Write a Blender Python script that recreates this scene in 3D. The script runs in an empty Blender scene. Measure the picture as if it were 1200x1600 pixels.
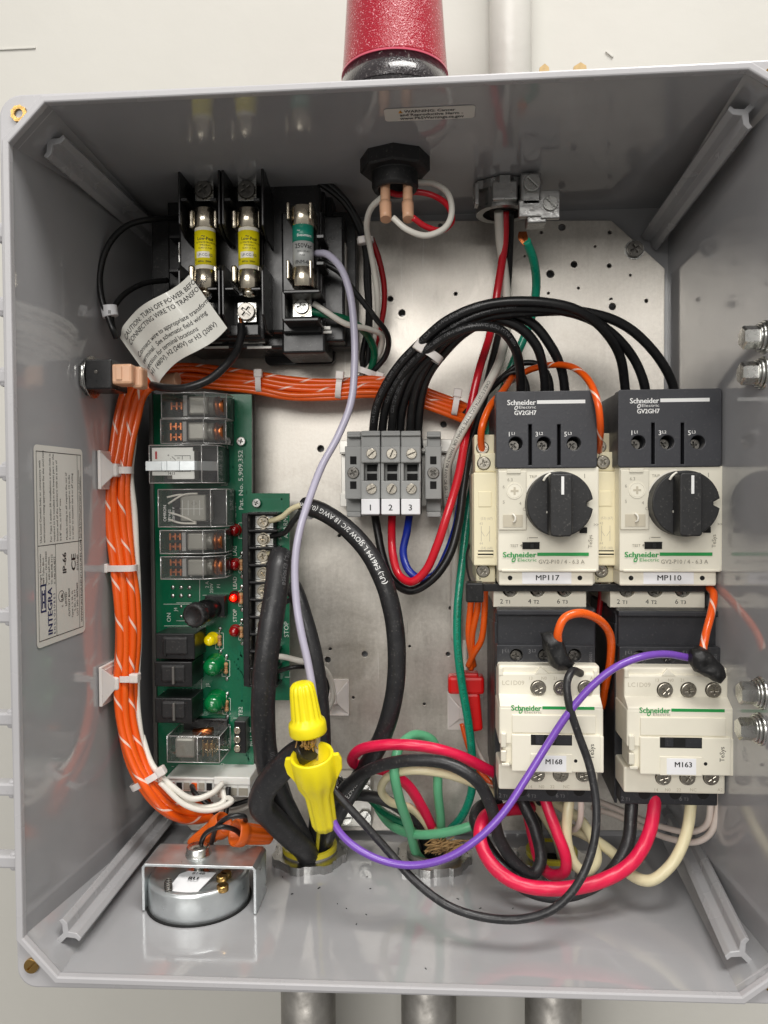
import bpy, bmesh, math, random
from mathutils import Vector, Matrix, noise
random.seed(7)
R_ = math.radians
PI = math.pi
SC = 0.001                      # everything below is in millimetres
scn = bpy.context.scene
COL = scn.collection

# ------------------------------------------------------------------ camera
CAM = Vector((18.58, -286.97, 19.03))
YAW, PITCH, ROLL = 0.0688, -0.0254, 0.0065
FPX = 1202.0
def _rot():
    cy, sy = math.cos(YAW), math.sin(YAW); cp, sp = math.cos(PITCH), math.sin(PITCH); cr, sr = math.cos(ROLL), math.sin(ROLL)
    Rz = Matrix(((cy, -sy, 0), (sy, cy, 0), (0, 0, 1)))
    Rx = Matrix(((1, 0, 0), (0, cp, -sp), (0, sp, cp)))
    Ry = Matrix(((cr, 0, sr), (0, 1, 0), (-sr, 0, cr)))
    return Rz @ Rx @ Ry
RM = _rot()
cam_d = bpy.data.cameras.new('camera'); cam = bpy.data.objects.new('camera', cam_d); COL.objects.link(cam)
cam_d.sensor_fit = 'HORIZONTAL'; cam_d.sensor_width = 36.0; cam_d.lens = 36.0 * FPX / 1200.0
cam_d.clip_start = 0.01; cam_d.clip_end = 50
right, fwd, up = RM.col[0], RM.col[1], RM.col[2]
M = Matrix((( right.x, up.x, -fwd.x, CAM.x*SC), (right.y, up.y, -fwd.y, CAM.y*SC), (right.z, up.z, -fwd.z, CAM.z*SC), (0, 0, 0, 1)))
cam.matrix_world = M
scn.camera = cam

# ------------------------------------------------------------------ world, lamps, exposure
w = bpy.data.worlds.new('World'); scn.world = w; w.use_nodes = True
nt = w.node_tree; nt.nodes.clear()
wo = nt.nodes.new('ShaderNodeOutputWorld'); bg = nt.nodes.new('ShaderNodeBackground')
tc = nt.nodes.new('ShaderNodeTexCoord'); sp = nt.nodes.new('ShaderNodeSeparateXYZ'); rp = nt.nodes.new('ShaderNodeValToRGB')
mp = nt.nodes.new('ShaderNodeMath'); mp.operation = 'MULTIPLY_ADD'; mp.inputs[1].default_value = .5; mp.inputs[2].default_value = .5
nt.links.new(tc.outputs['Generated'], sp.inputs[0]); nt.links.new(sp.outputs['Z'], mp.inputs[0]); nt.links.new(mp.outputs[0], rp.inputs[0])
rp.color_ramp.elements[0].position = 0.0; rp.color_ramp.elements[0].color = (.36, .35, .335, 1)
rp.color_ramp.elements[1].position = 1.0; rp.color_ramp.elements[1].color = (.85, .83, .80, 1)
e = rp.color_ramp.elements.new(.42); e.color = (.50, .485, .46, 1)
e = rp.color_ramp.elements.new(.6); e.color = (.78, .76, .73, 1)
nt.links.new(rp.outputs[0], bg.inputs[0]); nt.links.new(bg.outputs[0], wo.inputs[0])
bg.inputs[1].default_value = 0.57
def area(name, loc, aim, sx, sy, power, col):
    l = bpy.data.lights.new(name, 'AREA'); l.shape = 'RECTANGLE'; l.size = sx; l.size_y = sy; l.energy = power; l.color = col
    o = bpy.data.objects.new(name, l); COL.objects.link(o); o.location = loc
    o.rotation_euler = (Vector(aim) - Vector(loc)).to_track_quat('-Z', 'Y').to_euler()
    return o
area('ceiling_lamp', (0.30, -0.62, 1.35), (0, 0.05, 0), 1.0, 0.45, 22, (1, .972, .935))
area('ceiling_lamp_far', (-0.4, -2.1, 0.75), (0, 0.05, 0), 1.5, 0.7, 26, (1, .972, .935))
scn.render.engine = 'CYCLES'
scn.view_settings.view_transform = 'Standard'; scn.view_settings.look = 'None'
scn.view_settings.exposure = 0.0; scn.view_settings.gamma = 1.0; scn.view_settings.use_curve_mapping = False

# ------------------------------------------------------------------ placing helpers
def ray(u, v):
    return RM @ Vector(((u-600.0)/FPX, 1.0, -(v-800.0)/FPX))
def P(u, v, y):
    d = ray(u, v); return CAM + d * ((y - CAM.y) / d.y)
def onX(u, v, x):
    d = ray(u, v); return CAM + d * ((x - CAM.x) / d.x)
def onZ(u, v, z):
    d = ray(u, v); return CAM + d * ((z - CAM.z) / d.z)
def pxmm(y): return (y - CAM.y) / FPX          # millimetres per photo pixel at a depth

# ------------------------------------------------------------------ materials
def lin(c):
    return tuple(((x/255.0)/12.92 if x/255.0 <= .04045 else ((x/255.0+.055)/1.055)**2.4) for x in c) + (1,)
MAT = {}
def mat(name, rgb, rough=.45, metal=0.0, var=.06, vs=60, bump=0.0, bs=400, coat=0.0, spec=.5, emit=None, es=0.0, trans=0.0, dust=0.0, rv=.12, sss=0.0, helix=0.0):
    """procedural principled material with slight colour and gloss variation"""
    m = bpy.data.materials.new(name); m.use_nodes = True; nt = m.node_tree; N = nt.nodes; L = nt.links
    b = N['Principled BSDF']; c = lin(rgb)
    tc = N.new('ShaderNodeTexCoord'); n = N.new('ShaderNodeTexNoise'); n.inputs['Scale'].default_value = vs; n.inputs['Detail'].default_value = 6; n.inputs['Roughness'].default_value = .6
    L.new(tc.outputs['Object'], n.inputs['Vector'])
    r = N.new('ShaderNodeValToRGB'); r.color_ramp.elements[0].position = .3; r.color_ramp.elements[1].position = .7
    r.color_ramp.elements[0].color = tuple(x*(1-var) for x in c[:3])+(1,); r.color_ramp.elements[1].color = tuple(min(1, x*(1+var)+.002) for x in c[:3])+(1,)
    L.new(n.outputs['Fac'], r.inputs[0]); colout = r.outputs[0]
    if dust > 0:
        n3 = N.new('ShaderNodeTexNoise'); n3.inputs['Scale'].default_value = 900; n3.inputs['Detail'].default_value = 3
        L.new(tc.outputs['Object'], n3.inputs['Vector'])
        r3 = N.new('ShaderNodeValToRGB'); r3.color_ramp.elements[0].position = .60; r3.color_ramp.elements[1].position = .78
        r3.color_ramp.elements[0].color = (0, 0, 0, 1); r3.color_ramp.elements[1].color = (dust, dust, dust, 1)
        L.new(n3.outputs['Fac'], r3.inputs[0])
        mx = N.new('ShaderNodeMixRGB'); mx.inputs[2].default_value = (.35, .33, .30, 1)
        L.new(r3.outputs[0], mx.inputs[0]); L.new(colout, mx.inputs[1]); colout = mx.outputs[0]
    L.new(colout, b.inputs['Base Color'])
    mr = N.new('ShaderNodeMapRange'); mr.inputs[1].default_value = .3; mr.inputs[2].default_value = .7
    mr.inputs[3].default_value = max(.02, rough*(1-rv)); mr.inputs[4].default_value = min(1, rough*(1+rv))
    n2 = N.new('ShaderNodeTexNoise'); n2.inputs['Scale'].default_value = vs*2.3; n2.inputs['Detail'].default_value = 5
    L.new(tc.outputs['Object'], n2.inputs['Vector']); L.new(n2.outputs['Fac'], mr.inputs[0]); L.new(mr.outputs[0], b.inputs['Roughness'])
    b.inputs['Metallic'].default_value = metal
    b.inputs['Specular IOR Level'].default_value = spec
    b.inputs['Coat Weight'].default_value = coat; b.inputs['Coat Roughness'].default_value = .08
    b.inputs['Transmission Weight'].default_value = trans
    if sss: b.inputs['Subsurface Weight'].default_value = sss; b.inputs['Subsurface Radius'].default_value = (.004, .003, .002); b.inputs['Subsurface Scale'].default_value = 1
    if emit: b.inputs['Emission Color'].default_value = lin(emit); b.inputs['Emission Strength'].default_value = es
    if bump > 0:
        nb = N.new('ShaderNodeTexNoise'); nb.inputs['Scale'].default_value = bs; nb.inputs['Detail'].default_value = 6
        L.new(tc.outputs['Object'], nb.inputs['Vector'])
        bp = N.new('ShaderNodeBump'); bp.inputs['Strength'].default_value = bump; bp.inputs['Distance'].default_value = .0005
        L.new(nb.outputs['Fac'], bp.inputs['Height']); L.new(bp.outputs[0], b.inputs['Normal'])
    if helix > 0:      # the lay of the strands shows faintly through the insulation
        uv = N.new('ShaderNodeUVMap'); s = N.new('ShaderNodeSeparateXYZ'); L.new(uv.outputs[0], s.inputs[0])
        a1 = N.new('ShaderNodeMath'); a1.operation = 'MULTIPLY'; a1.inputs[1].default_value = 5*2*PI; L.new(s.outputs[0], a1.inputs[0])
        a2 = N.new('ShaderNodeMath'); a2.operation = 'MULTIPLY_ADD'; a2.inputs[1].default_value = 2*PI/9.0; L.new(s.outputs[1], a2.inputs[0]); L.new(a1.outputs[0], a2.inputs[2])
        a3 = N.new('ShaderNodeMath'); a3.operation = 'SINE'; L.new(a2.outputs[0], a3.inputs[0])
        b2 = N.new('ShaderNodeBump'); b2.inputs['Strength'].default_value = helix; b2.inputs['Distance'].default_value = .0004
        L.new(a3.outputs[0], b2.inputs['Height'])
        if b.inputs['Normal'].links: L.new(b.inputs['Normal'].links[0].from_socket, b2.inputs['Normal'])
        L.new(b2.outputs[0], b.inputs['Normal'])
    MAT[name] = m
    return m
mat('grey_polycarbonate', (168, 168, 170), .095, var=.05, vs=16, bump=.035, bs=45, rv=.65, dust=.16, spec=.75, coat=.2)
mat('rail_grey', (172, 172, 174), .26, var=.05, vs=30, bump=.05)
mat('rim_grey', (182, 181, 183), .28, var=.04, vs=22, bump=.06, bs=300)
mat('wall_paint', (197, 195, 188), .62, var=.035, vs=5, bump=.4, bs=90)
mat('pipe_paint', (214, 212, 205), .34, var=.02, vs=20, bump=.5, bs=160)
mat('black_plastic', (26, 26, 27), .30, var=.2, vs=80, bump=.06, dust=.12)
mat('black_matte', (30, 30, 31), .52, var=.2, vs=80, bump=.12, dust=.2)
mat('charcoal', (52, 53, 58), .42, var=.05, vs=60, bump=.10, bs=900, dust=.08)
mat('charcoal_dark', (42, 43, 47), .42, var=.06, vs=60, bump=.08, dust=.12)
mat('cream', (236, 231, 214), .36, var=.025, vs=40, bump=.04, bs=700)
mat('cream_aux', (238, 229, 196), .38, var=.03, vs=40, bump=.04)
mat('cream_clear', (226, 221, 204), .16, var=.03, coat=.6)
mat('terminal_grey', (158, 159, 157), .42, var=.04, vs=60, bump=.06)
mat('zinc', (200, 200, 196), .27, 1.0, var=.08, vs=120, bump=.04, rv=.3)
mat('nickel', (226, 216, 196), .22, 1.0, var=.10, vs=180, bump=.06, rv=.4)
mat('steel_dark', (120, 117, 112), .30, 1.0, var=.2, vs=200, bump=.1)
mat('screw_steel', (176, 170, 158), .28, 1.0, var=.15, vs=300, bump=.1)
mat('galvanized', (214, 219, 220), .38, .88, var=.07, vs=70, bump=.015, rv=.3)
mat('tin_plate', (206, 204, 198), .42, .9, var=.05, vs=90)
mat('die_cast', (186, 186, 184), .30, 1.0, var=.12, vs=200, bump=.3, bs=500)
mat('pipe_steel', (158, 155, 150), .52, .85, var=.22, vs=60, bump=.15, rv=.3)
mat('brass', (192, 156, 96), .25, 1.0, var=.15, vs=200, bump=.15)
mat('copper', (190, 112, 66), .30, 1.0, var=.2, vs=400, bump=.2)
mat('pcb_green', (0, 104, 70), .24, var=.14, vs=40, bump=.05, coat=.4)
mat('silkscreen', (212, 222, 212), .5, var=.05)
mat('pcb_trace', (8, 104, 74), .25, var=.1)
mat('paper_white', (238, 238, 234), .5, var=.02)
mat('label_white', (242, 242, 244), .35, var=.015)
mat('silver_label', (226, 224, 216), .36, .0, var=.04, vs=25)
mat('tag_vinyl', (246, 245, 236), .16, var=.03, coat=.5)
mat('ink_black', (22, 22, 24), .5, var=.05)
mat('ink_grey', (150, 145, 132), .5, var=.05)
mat('ink_dim', (196, 188, 168), .5, var=.05)
mat('ink_navy', (34, 44, 92), .5, var=.05)
mat('ink_green', (30, 150, 72), .45, var=.05)
mat('ink_white', (232, 232, 230), .5, var=.03)
mat('ink_faint', (110, 110, 112), .5, var=.1)
mat('ink_amber', (226, 160, 30), .5)
mat('ink_red', (190, 24, 34), .5)
mat('fuse_yellow', (238, 222, 20), .38, var=.04)
mat('fuse_white', (232, 228, 216), .42, var=.04)
mat('fuse_teal', (20, 128, 108), .35)
mat('fuse_grey', (176, 178, 176), .35, .2)
mat('wire_black', (24, 24, 25), .33, var=.15, vs=120, bump=.12, bs=500, dust=.10)
mat('cable_rubber', (36, 36, 38), .40, var=.25, vs=90, bump=.22, bs=500, rv=.3, dust=.22, helix=.05)
mat('wire_red', (206, 22, 40), .25, var=.06, coat=.3)
mat('wire_pink', (222, 24, 72), .36, var=.10, bump=.15, bs=250, sss=.05, helix=.10, dust=.15)
mat('wire_dark_red', (150, 16, 24), .25, var=.06, coat=.3)
mat('wire_white', (228, 224, 214), .33, var=.03, vs=90, bump=.06)
mat('wire_pinkwhite', (226, 212, 202), .33, var=.03)
mat('wire_cream', (224, 214, 176), .36, var=.07, vs=60, bump=.12, bs=250, sss=.05, helix=.09, dust=.15)
mat('wire_blue', (10, 42, 150), .25, var=.08, coat=.3)
mat('wire_teal', (18, 148, 118), .28, var=.07, coat=.2)
mat('wire_green', (8, 96, 66), .28, var=.07, coat=.2)
mat('wire_mint', (96, 172, 128), .38, var=.09, bump=.1, bs=250, helix=.10, dust=.1)
mat('wire_purple', (120, 76, 180), .27, var=.05, coat=.3)
mat('wire_lavender', (176, 172, 190), .30, var=.04, coat=.2)
mat('wire_orange', (240, 96, 18), .28, var=.05, coat=.3)
mat('nut_yellow', (250, 230, 24), .38, var=.06, bump=.12, bs=300, dust=.10)
mat('nut_orange', (206, 90, 16), .40, var=.08, bump=.10, dust=.10)
mat('terminal_red', (218, 22, 22), .32, var=.05, sss=.05)
mat('nylon', (226, 218, 212), .30, var=.04, sss=.15)
mat('nylon_connector', (230, 230, 224), .34, var=.05, sss=.1)
mat('peach_connector', (224, 176, 142), .36, var=.05, sss=.1)
mat('bushing_yellow', (196, 182, 40), .34, var=.05)
mat('led_red', (150, 6, 12), .10, var=.05, coat=.6)
mat('led_core', (255, 200, 60), .3, emit=(255, 170, 40), es=5)
mat('led_red_lit', (255, 80, 30), .2, emit=(255, 46, 12), es=1.3)
mat('led_yellow', (236, 214, 10), .14, emit=(255, 220, 10), es=.22, coat=.6)
mat('led_green', (8, 116, 60), .10, var=.05, coat=.6)
mat('resistor_tan', (196, 152, 106), .4)
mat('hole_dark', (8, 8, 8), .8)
mat('relay_grey', (150, 148, 140), .3, .3)
mat('jute', (176, 142, 96), .85, var=.3, vs=700, bump=.5)
mat('flake_tan', (196, 168, 120), .8, var=.2, vs=300)
mat('tape_black', (20, 20, 21), .5, var=.2, vs=150, bump=.6, bs=260, dust=.2)
mat('tray_black', (34, 34, 36), .40, var=.1)
mat('tray_grey', (110, 108, 104), .42, .4)

def special_backplate():
    m = bpy.data.materials.new('brushed_plate'); m.use_nodes = True; nt = m.node_tree; N = nt.nodes; L = nt.links; b = N['Principled BSDF']
    tc = N.new('ShaderNodeTexCoord')
    def nz(scale, det=6, rough=.6, sx=1, sz=1, dist=0):
        mpn = N.new('ShaderNodeMapping'); mpn.inputs['Scale'].default_value = (sx, 1, sz); L.new(tc.outputs['Object'], mpn.inputs[0])
        n = N.new('ShaderNodeTexNoise'); n.inputs['Scale'].default_value = scale; n.inputs['Detail'].default_value = det; n.inputs['Roughness'].default_value = rough; n.inputs['Distortion'].default_value = dist
        L.new(mpn.outputs[0], n.inputs['Vector']); return n.outputs['Fac']
    big = nz(26, 5, .6, 1, 1, 1.2); fine = nz(520, 4, .7); streak = nz(60, 5, .65, 6, .5)
    def mth(op, a, bb):
        x = N.new('ShaderNodeMath'); x.operation = op
        for i, q in enumerate((a, bb)):
            if isinstance(q, (int, float)): x.inputs[i].default_value = q
            else: L.new(q, x.inputs[i])
        return x.outputs[0]
    s = mth('ADD', mth('ADD', mth('MULTIPLY', big, .56), mth('MULTIPLY', fine, .28)), mth('MULTIPLY', streak, .16))
    r = N.new('ShaderNodeValToRGB'); r.color_ramp.elements[0].position = .36; r.color_ramp.elements[0].color = (.50, .465, .415, 1)
    r.color_ramp.elements[1].position = .64; r.color_ramp.elements[1].color = (.78, .745, .68, 1)
    L.new(s, r.inputs[0])
    # thin scratches in two directions and a few dull smears
    col = r.outputs[0]
    for ang, sx, sz_, lo, hi, c in ((.5, 420, 16, .70, .74, (.86, .84, .80, 1)), (-.9, 520, 20, .71, .75, (.30, .28, .25, 1)), (1.35, 380, 12, .72, .76, (.84, .82, .78, 1))):
        mpn = N.new('ShaderNodeMapping'); mpn.inputs['Rotation'].default_value = (0, ang, 0); mpn.inputs['Scale'].default_value = (sx, 1, sz_); L.new(tc.outputs['Object'], mpn.inputs[0])
        n = N.new('ShaderNodeTexNoise'); n.inputs['Scale'].default_value = 1; n.inputs['Detail'].default_value = 3; L.new(mpn.outputs[0], n.inputs['Vector'])
        q = N.new('ShaderNodeValToRGB'); q.color_ramp.elements[0].position = lo; q.color_ramp.elements[0].color = (0, 0, 0, 1); q.color_ramp.elements[1].position = hi; q.color_ramp.elements[1].color = (.55, .55, .55, 1); L.new(n.outputs['Fac'], q.inputs[0])
        mx = N.new('ShaderNodeMixRGB'); mx.inputs[2].default_value = c; L.new(q.outputs[0], mx.inputs[0]); L.new(col, mx.inputs[1]); col = mx.outputs[0]
    L.new(col, b.inputs['Base Color'])
    mr = N.new('ShaderNodeMapRange'); mr.inputs[1].default_value = .35; mr.inputs[2].default_value = .65; mr.inputs[3].default_value = .34; mr.inputs[4].default_value = .52
    L.new(s, mr.inputs[0]); L.new(mr.outputs[0], b.inputs['Roughness'])
    b.inputs['Metallic'].default_value = .72
    bp = N.new('ShaderNodeBump'); bp.inputs['Strength'].default_value = .16; bp.inputs['Distance'].default_value = .0008
    L.new(s, bp.inputs['Height']); L.new(bp.outputs[0], b.inputs['Normal'])
    MAT['brushed_plate'] = m
special_backplate()

def special_stripe(name, base, stripe, width):
    m = bpy.data.materials.new(name); m.use_nodes = True; nt = m.node_tree; N = nt.nodes; L = nt.links; b = N['Principled BSDF']
    uv = N.new('ShaderNodeUVMap'); s = N.new('ShaderNodeSeparateXYZ'); L.new(uv.outputs[0], s.inputs[0])
    a = N.new('ShaderNodeMath'); a.operation = 'MULTIPLY_ADD'; a.inputs[1].default_value = 1/19.0; L.new(s.outputs[1], a.inputs[0]); L.new(s.outputs[0], a.inputs[2])
    f = N.new('ShaderNodeMath'); f.operation = 'FRACT'; L.new(a.outputs[0], f.inputs[0])
    g = N.new('ShaderNodeMath'); g.operation = 'LESS_THAN'; g.inputs[1].default_value = width; L.new(f.outputs[0], g.inputs[0])
    mx = N.new('ShaderNodeMixRGB'); mx.inputs[1].default_value = lin(base); mx.inputs[2].default_value = lin(stripe); L.new(g.outputs[0], mx.inputs[0])
    L.new(mx.outputs[0], b.inputs['Base Color']); b.inputs['Roughness'].default_value = .28; b.inputs['Coat Weight'].default_value = .3
    MAT[name] = m
special_stripe('wire_orange_striped', (240, 92, 16), (244, 206, 190), .10)

def special_clear(name, tint, gloss=.12, add=0.0):
    m = bpy.data.materials.new(name); m.use_nodes = True; nt = m.node_tree; N = nt.nodes; L = nt.links; N.clear()
    o = N.new('ShaderNodeOutputMaterial'); t = N.new('ShaderNodeBsdfTransparent'); t.inputs[0].default_value = tint
    g = N.new('ShaderNodeBsdfGlossy'); g.inputs['Roughness'].default_value = .07
    lw = N.new('ShaderNodeLayerWeight'); lw.inputs[0].default_value = .35
    mr = N.new('ShaderNodeMapRange'); mr.inputs[3].default_value = gloss; mr.inputs[4].default_value = .75; L.new(lw.outputs['Fresnel'], mr.inputs[0])
    mx = N.new('ShaderNodeMixShader'); L.new(mr.outputs[0], mx.inputs[0]); L.new(t.outputs[0], mx.inputs[1]); L.new(g.outputs[0], mx.inputs[2])
    out = mx.outputs[0]
    if add:
        d = N.new('ShaderNodeBsdfDiffuse'); d.inputs[0].default_value = (.7, .7, .68, 1); m2 = N.new('ShaderNodeMixShader'); m2.inputs[0].default_value = add
        L.new(out, m2.inputs[1]); L.new(d.outputs[0], m2.inputs[2]); out = m2.outputs[0]
    L.new(out, o.inputs[0]); MAT[name] = m
special_clear('clear_cover', (.97, .97, .96, 1), .06, .03)
special_clear('led_red_clear', (.95, .05, .02, 1), .06, .0)
special_clear('clear_edge', (.8, .8, .78, 1), .35, .35)

def special_beacon():
    m = bpy.data.materials.new('beacon_red'); m.use_nodes = True; nt = m.node_tree; N = nt.nodes; L = nt.links; b = N['Principled BSDF']
    tc = N.new('ShaderNodeTexCoord'); v = N.new('ShaderNodeTexNoise'); v.inputs['Scale'].default_value = 1500; v.inputs['Detail'].default_value = 4
    L.new(tc.outputs['Object'], v.inputs['Vector'])
    r = N.new('ShaderNodeValToRGB'); r.color_ramp.elements[0].position = .60; r.color_ramp.elements[0].color = lin((170, 4, 38)); r.color_ramp.elements[1].position = .66; r.color_ramp.elements[1].color = lin((244, 170, 180))
    L.new(v.outputs['Fac'], r.inputs[0]); L.new(r.outputs[0], b.inputs['Base Color'])
    b.inputs['Roughness'].default_value = .14; b.inputs['Transmission Weight'].default_value = .2; b.inputs['Coat Weight'].default_value = .3
    bp = N.new('ShaderNodeBump'); bp.inputs['Strength'].default_value = .5; bp.inputs['Distance'].default_value = .0006; L.new(v.outputs['Fac'], bp.inputs['Height']); L.new(bp.outputs[0], b.inputs['Normal'])
    MAT['beacon_red'] = m
special_beacon()
mat('beacon_skirt', (30, 22, 26), .14, var=.5, vs=900, bump=.5, bs=1100, coat=.8, dust=.5)
mat('beacon_edge', (200, 84, 104), .12, coat=.8)

# ------------------------------------------------------------------ mesh builder
def rotation_to(axis):
    return Vector((0, 0, 1)).rotation_difference(Vector(axis).normalized()).to_matrix()
class MB:
    """collects shapes (world millimetres) and links them as ONE mesh object"""
    def __init__(s): s.bm = bmesh.new(); s.uv = None
    def _merge(s, b2, smooth=False):
        me = bpy.data.meshes.new('tmp')
        for f in b2.faces: f.smooth = smooth
        b2.to_mesh(me); b2.free(); s.bm.from_mesh(me); bpy.data.meshes.remove(me)
    def box(s, x0, x1, y0, y1, z0, z1, bev=0.0, seg=2, rot=None, piv=None):
        b = bmesh.new(); bmesh.ops.create_cube(b, size=1)
        cx, cy, cz = (x0+x1)/2, (y0+y1)/2, (z0+z1)/2
        for v in b.verts: v.co = Vector((cx+v.co.x*abs(x1-x0), cy+v.co.y*abs(y1-y0), cz+v.co.z*abs(z1-z0)))
        if bev > 0:
            bev = min(bev, abs(x1-x0)*.45, abs(y1-y0)*.45, abs(z1-z0)*.45)
            bmesh.ops.bevel(b, geom=b.edges[:], offset=bev, segments=seg, affect='EDGES', profile=.5)
        if rot is not None:
            pv = Vector(piv) if piv is not None else Vector((cx, cy, cz))
            for v in b.verts: v.co = pv + rot @ (v.co - pv)
        s._merge(b); return s
    def pbox(s, u0, v0, u1, v1, yf, yb, d=(0, 0, 0), bev=0.0, **k):
        a = P(u0, (v0+v1)/2, yf); b = P(u1, (v0+v1)/2, yf); c = P((u0+u1)/2, v0, yf); e = P((u0+u1)/2, v1, yf)
        return s.box(a.x+d[0], b.x+d[0], yf+d[1], yb+d[1], e.z+d[2], c.z+d[2], bev, **k)
    def lathe(s, prof, c, axis, seg=32, fn=None, smooth=True):
        """prof: list of (radius, height along the axis)"""
        b = bmesh.new(); R3 = rotation_to(axis); c = Vector(c); rings = []
        for (r, h) in prof:
            ring = []
            for i in range(seg):
                t = 2*PI*i/seg; rr = r * (fn(t, h) if fn else 1)
                ring.append(b.verts.new(c + R3 @ Vector((rr*math.cos(t), rr*math.sin(t), h))))
            rings.append(ring)
        for a, q in zip(rings[:-1], rings[1:]):
            for i in range(seg):
                j = (i+1) % seg; f = b.faces.new((a[i], a[j], q[j], q[i]))
        if prof[0][0] > 0: b.faces.new(list(reversed(rings[0])))
        if prof[-1][0] > 0: b.faces.new(rings[-1])
        me = bpy.data.meshes.new('tmp')
        for f in b.faces: f.smooth = smooth and len(f.verts) == 4
        b.to_mesh(me); b.free(); s.bm.from_mesh(me); bpy.data.meshes.remove(me); return s
    def cyl(s, c, axis, r, h, seg=24, bev=0.0):
        if bev: return s.lathe([(r-bev, 0), (r, bev), (r, h-bev), (r-bev, h)], c, axis, seg)
        return s.lathe([(r, 0), (r, h)], c, axis, seg)
    def ring(s, c, axis, r0, r1, h, seg=32, fn=None, smooth=True):
        b = bmesh.new(); R3 = rotation_to(axis); c = Vector(c); rings = []
        for (k, hh) in ((0, 0), (1, 0), (1, h), (0, h)):
            ring = []
            for i in range(seg):
                t = 2*PI*i/seg; rr = r0 if k == 0 else r1*(fn(t, hh) if fn else 1)
                ring.append(b.verts.new(c + R3 @ Vector((rr*math.cos(t), rr*math.sin(t), hh))))
            rings.append(ring)
        for q in range(4):
            a, z = rings[q], rings[(q+1) % 4]
            for i in range(seg):
                j = (i+1) % seg; f = b.faces.new((a[j], a[i], z[i], z[j])); 
        bmesh.ops.recalc_face_normals(b, faces=b.faces[:])
        s._merge(b, False); return s
    def prism(s, pts, vec, bev=0.0, seg=2):
        """extrude a closed planar polygon of world points along vec"""
        b = bmesh.new(); vs = [b.verts.new(Vector(p)) for p in pts]; f = b.faces.new(vs)
        r = bmesh.ops.extrude_face_region(b, geom=[f]); vv = [g for g in r['geom'] if isinstance(g, bmesh.types.BMVert)]
        bmesh.ops.translate(b, verts=vv, vec=Vector(vec)); bmesh.ops.recalc_face_normals(b, faces=b.faces[:])
        if bev: bmesh.ops.bevel(b, geom=b.edges[:], offset=bev, segments=seg, affect='EDGES', profile=.5)
        s._merge(b); return s
    def quad(s, *pts):
        s.bm.faces.new([s.bm.verts.new(Vector(p)) for p in pts]); return s
    def ball(s, c, r, sc=(1, 1, 1), seg=20, fn=None):
        b = bmesh.new(); bmesh.ops.create_uvsphere(b, u_segments=seg, v_segments=seg//2+2, radius=1)
        for v in b.verts:
            q = fn(v.co) if fn else 1
            v.co = Vector(c) + Vector((v.co.x*r*sc[0]*q, v.co.y*r*sc[1]*q, v.co.z*r*sc[2]*q))
        s._merge(b, True); return s
    def tube(s, pts, r, seg=10, sub=8, cap=True, rfn=None, flat=1.0):
        """round tube through points (Catmull-Rom), with a UV of turn and length"""
        path = smooth_path(pts, sub); fr = frames(path)
        bm = s.bm; uvl = bm.loops.layers.uv.verify(); rings = []; L = random.uniform(0, 60) if r > .8 else 0; Ls = []
        for i, (p, (t, n, b)) in enumerate(zip(path, fr)):
            if i: L += (p-path[i-1]).length
            Ls.append(L); rr = r*(rfn(i/(len(path)-1)) if rfn else 1)*((1+.03*noise.noise(p*.12)) if r > .8 else 1)
            rings.append([bm.verts.new(p + n*(rr*math.cos(2*PI*k/seg)) + b*(rr*flat*math.sin(2*PI*k/seg))) for k in range(seg)])
        for i in range(len(rings)-1):
            for k in range(seg):
                j = (k+1) % seg; f = bm.faces.new((rings[i][k], rings[i][j], rings[i+1][j], rings[i+1][k])); f.smooth = True
                uvs = ((k/seg, Ls[i]), ((k+1)/seg, Ls[i]), ((k+1)/seg, Ls[i+1]), (k/seg, Ls[i+1]))
                for lp, q in zip(f.loops, uvs): lp[uvl].uv = q
        if cap:
            bm.faces.new(list(reversed(rings[0]))); bm.faces.new(rings[-1])
        return s
    def text(s, txt, size, fn, align='LEFT', bold=0.0, xs=1.0, space=1.0):
        """fn maps text-plane (x, y) in mm to a world point"""
        me = text_mesh(txt, align, 0, space)
        o = fn(0, 0); nn = (fn(.1, 0)-o).cross(fn(0, .1)-o); nn = nn.normalized() if nn.length > 1e-9 else Vector((0, -1, 0))
        sh = [(0, 0)] if bold <= .005 else [(0, 0), (bold, .35*bold), (2*bold, -.35*bold)]
        for i, (ax, ay) in enumerate(sh):
            vs = [s.bm.verts.new(fn((v[0]+ax)*size*xs, (v[1]+ay)*size) + nn*(.012*i)) for v in me[0]]
            for f in me[1]:
                try: s.bm.faces.new([vs[j] for j in f])
                except Exception: pass
        return s
    def ptext(s, txt, u, v, y, hpx, d=(0, 0, 0), ang=0.0, align='CENTER', bold=0.0, xs=1.0, wpx=None, off=.06):
        """lettering on a plane facing the front; hpx: cap height in photo pixels; (u, v): baseline point"""
        o = P(u, v, y)+Vector(d); k = pxmm(y); size = hpx*k/.72; o.y -= off
        ca, sa = math.cos(R_(ang)), math.sin(R_(ang))
        if wpx:
            me = text_mesh(txt, align, bold, 1.0); xsn = [q[0] for q in me[0]]; wd = (max(xsn)-min(xsn))*size
            if wd > 0: xs = wpx*k/wd
        return s.text(txt, size, lambda x, y2: o + Vector((x*ca-y2*sa, 0, x*sa+y2*ca)), align, bold, xs)
    def plate(s, loops, yf, yb, bev=0.0):
        """flat plate in the x-z plane with holes, loops[0] is the outline"""
        me = fill_mesh(loops, abs(yb-yf)/2-bev, bev); yc = (yf+yb)/2
        vs = [s.bm.verts.new((v[0], yc - v[2], v[1])) for v in me[0]]
        for f in me[1]:
            try: s.bm.faces.new([vs[i] for i in f])
            except Exception: pass
        return s
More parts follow.
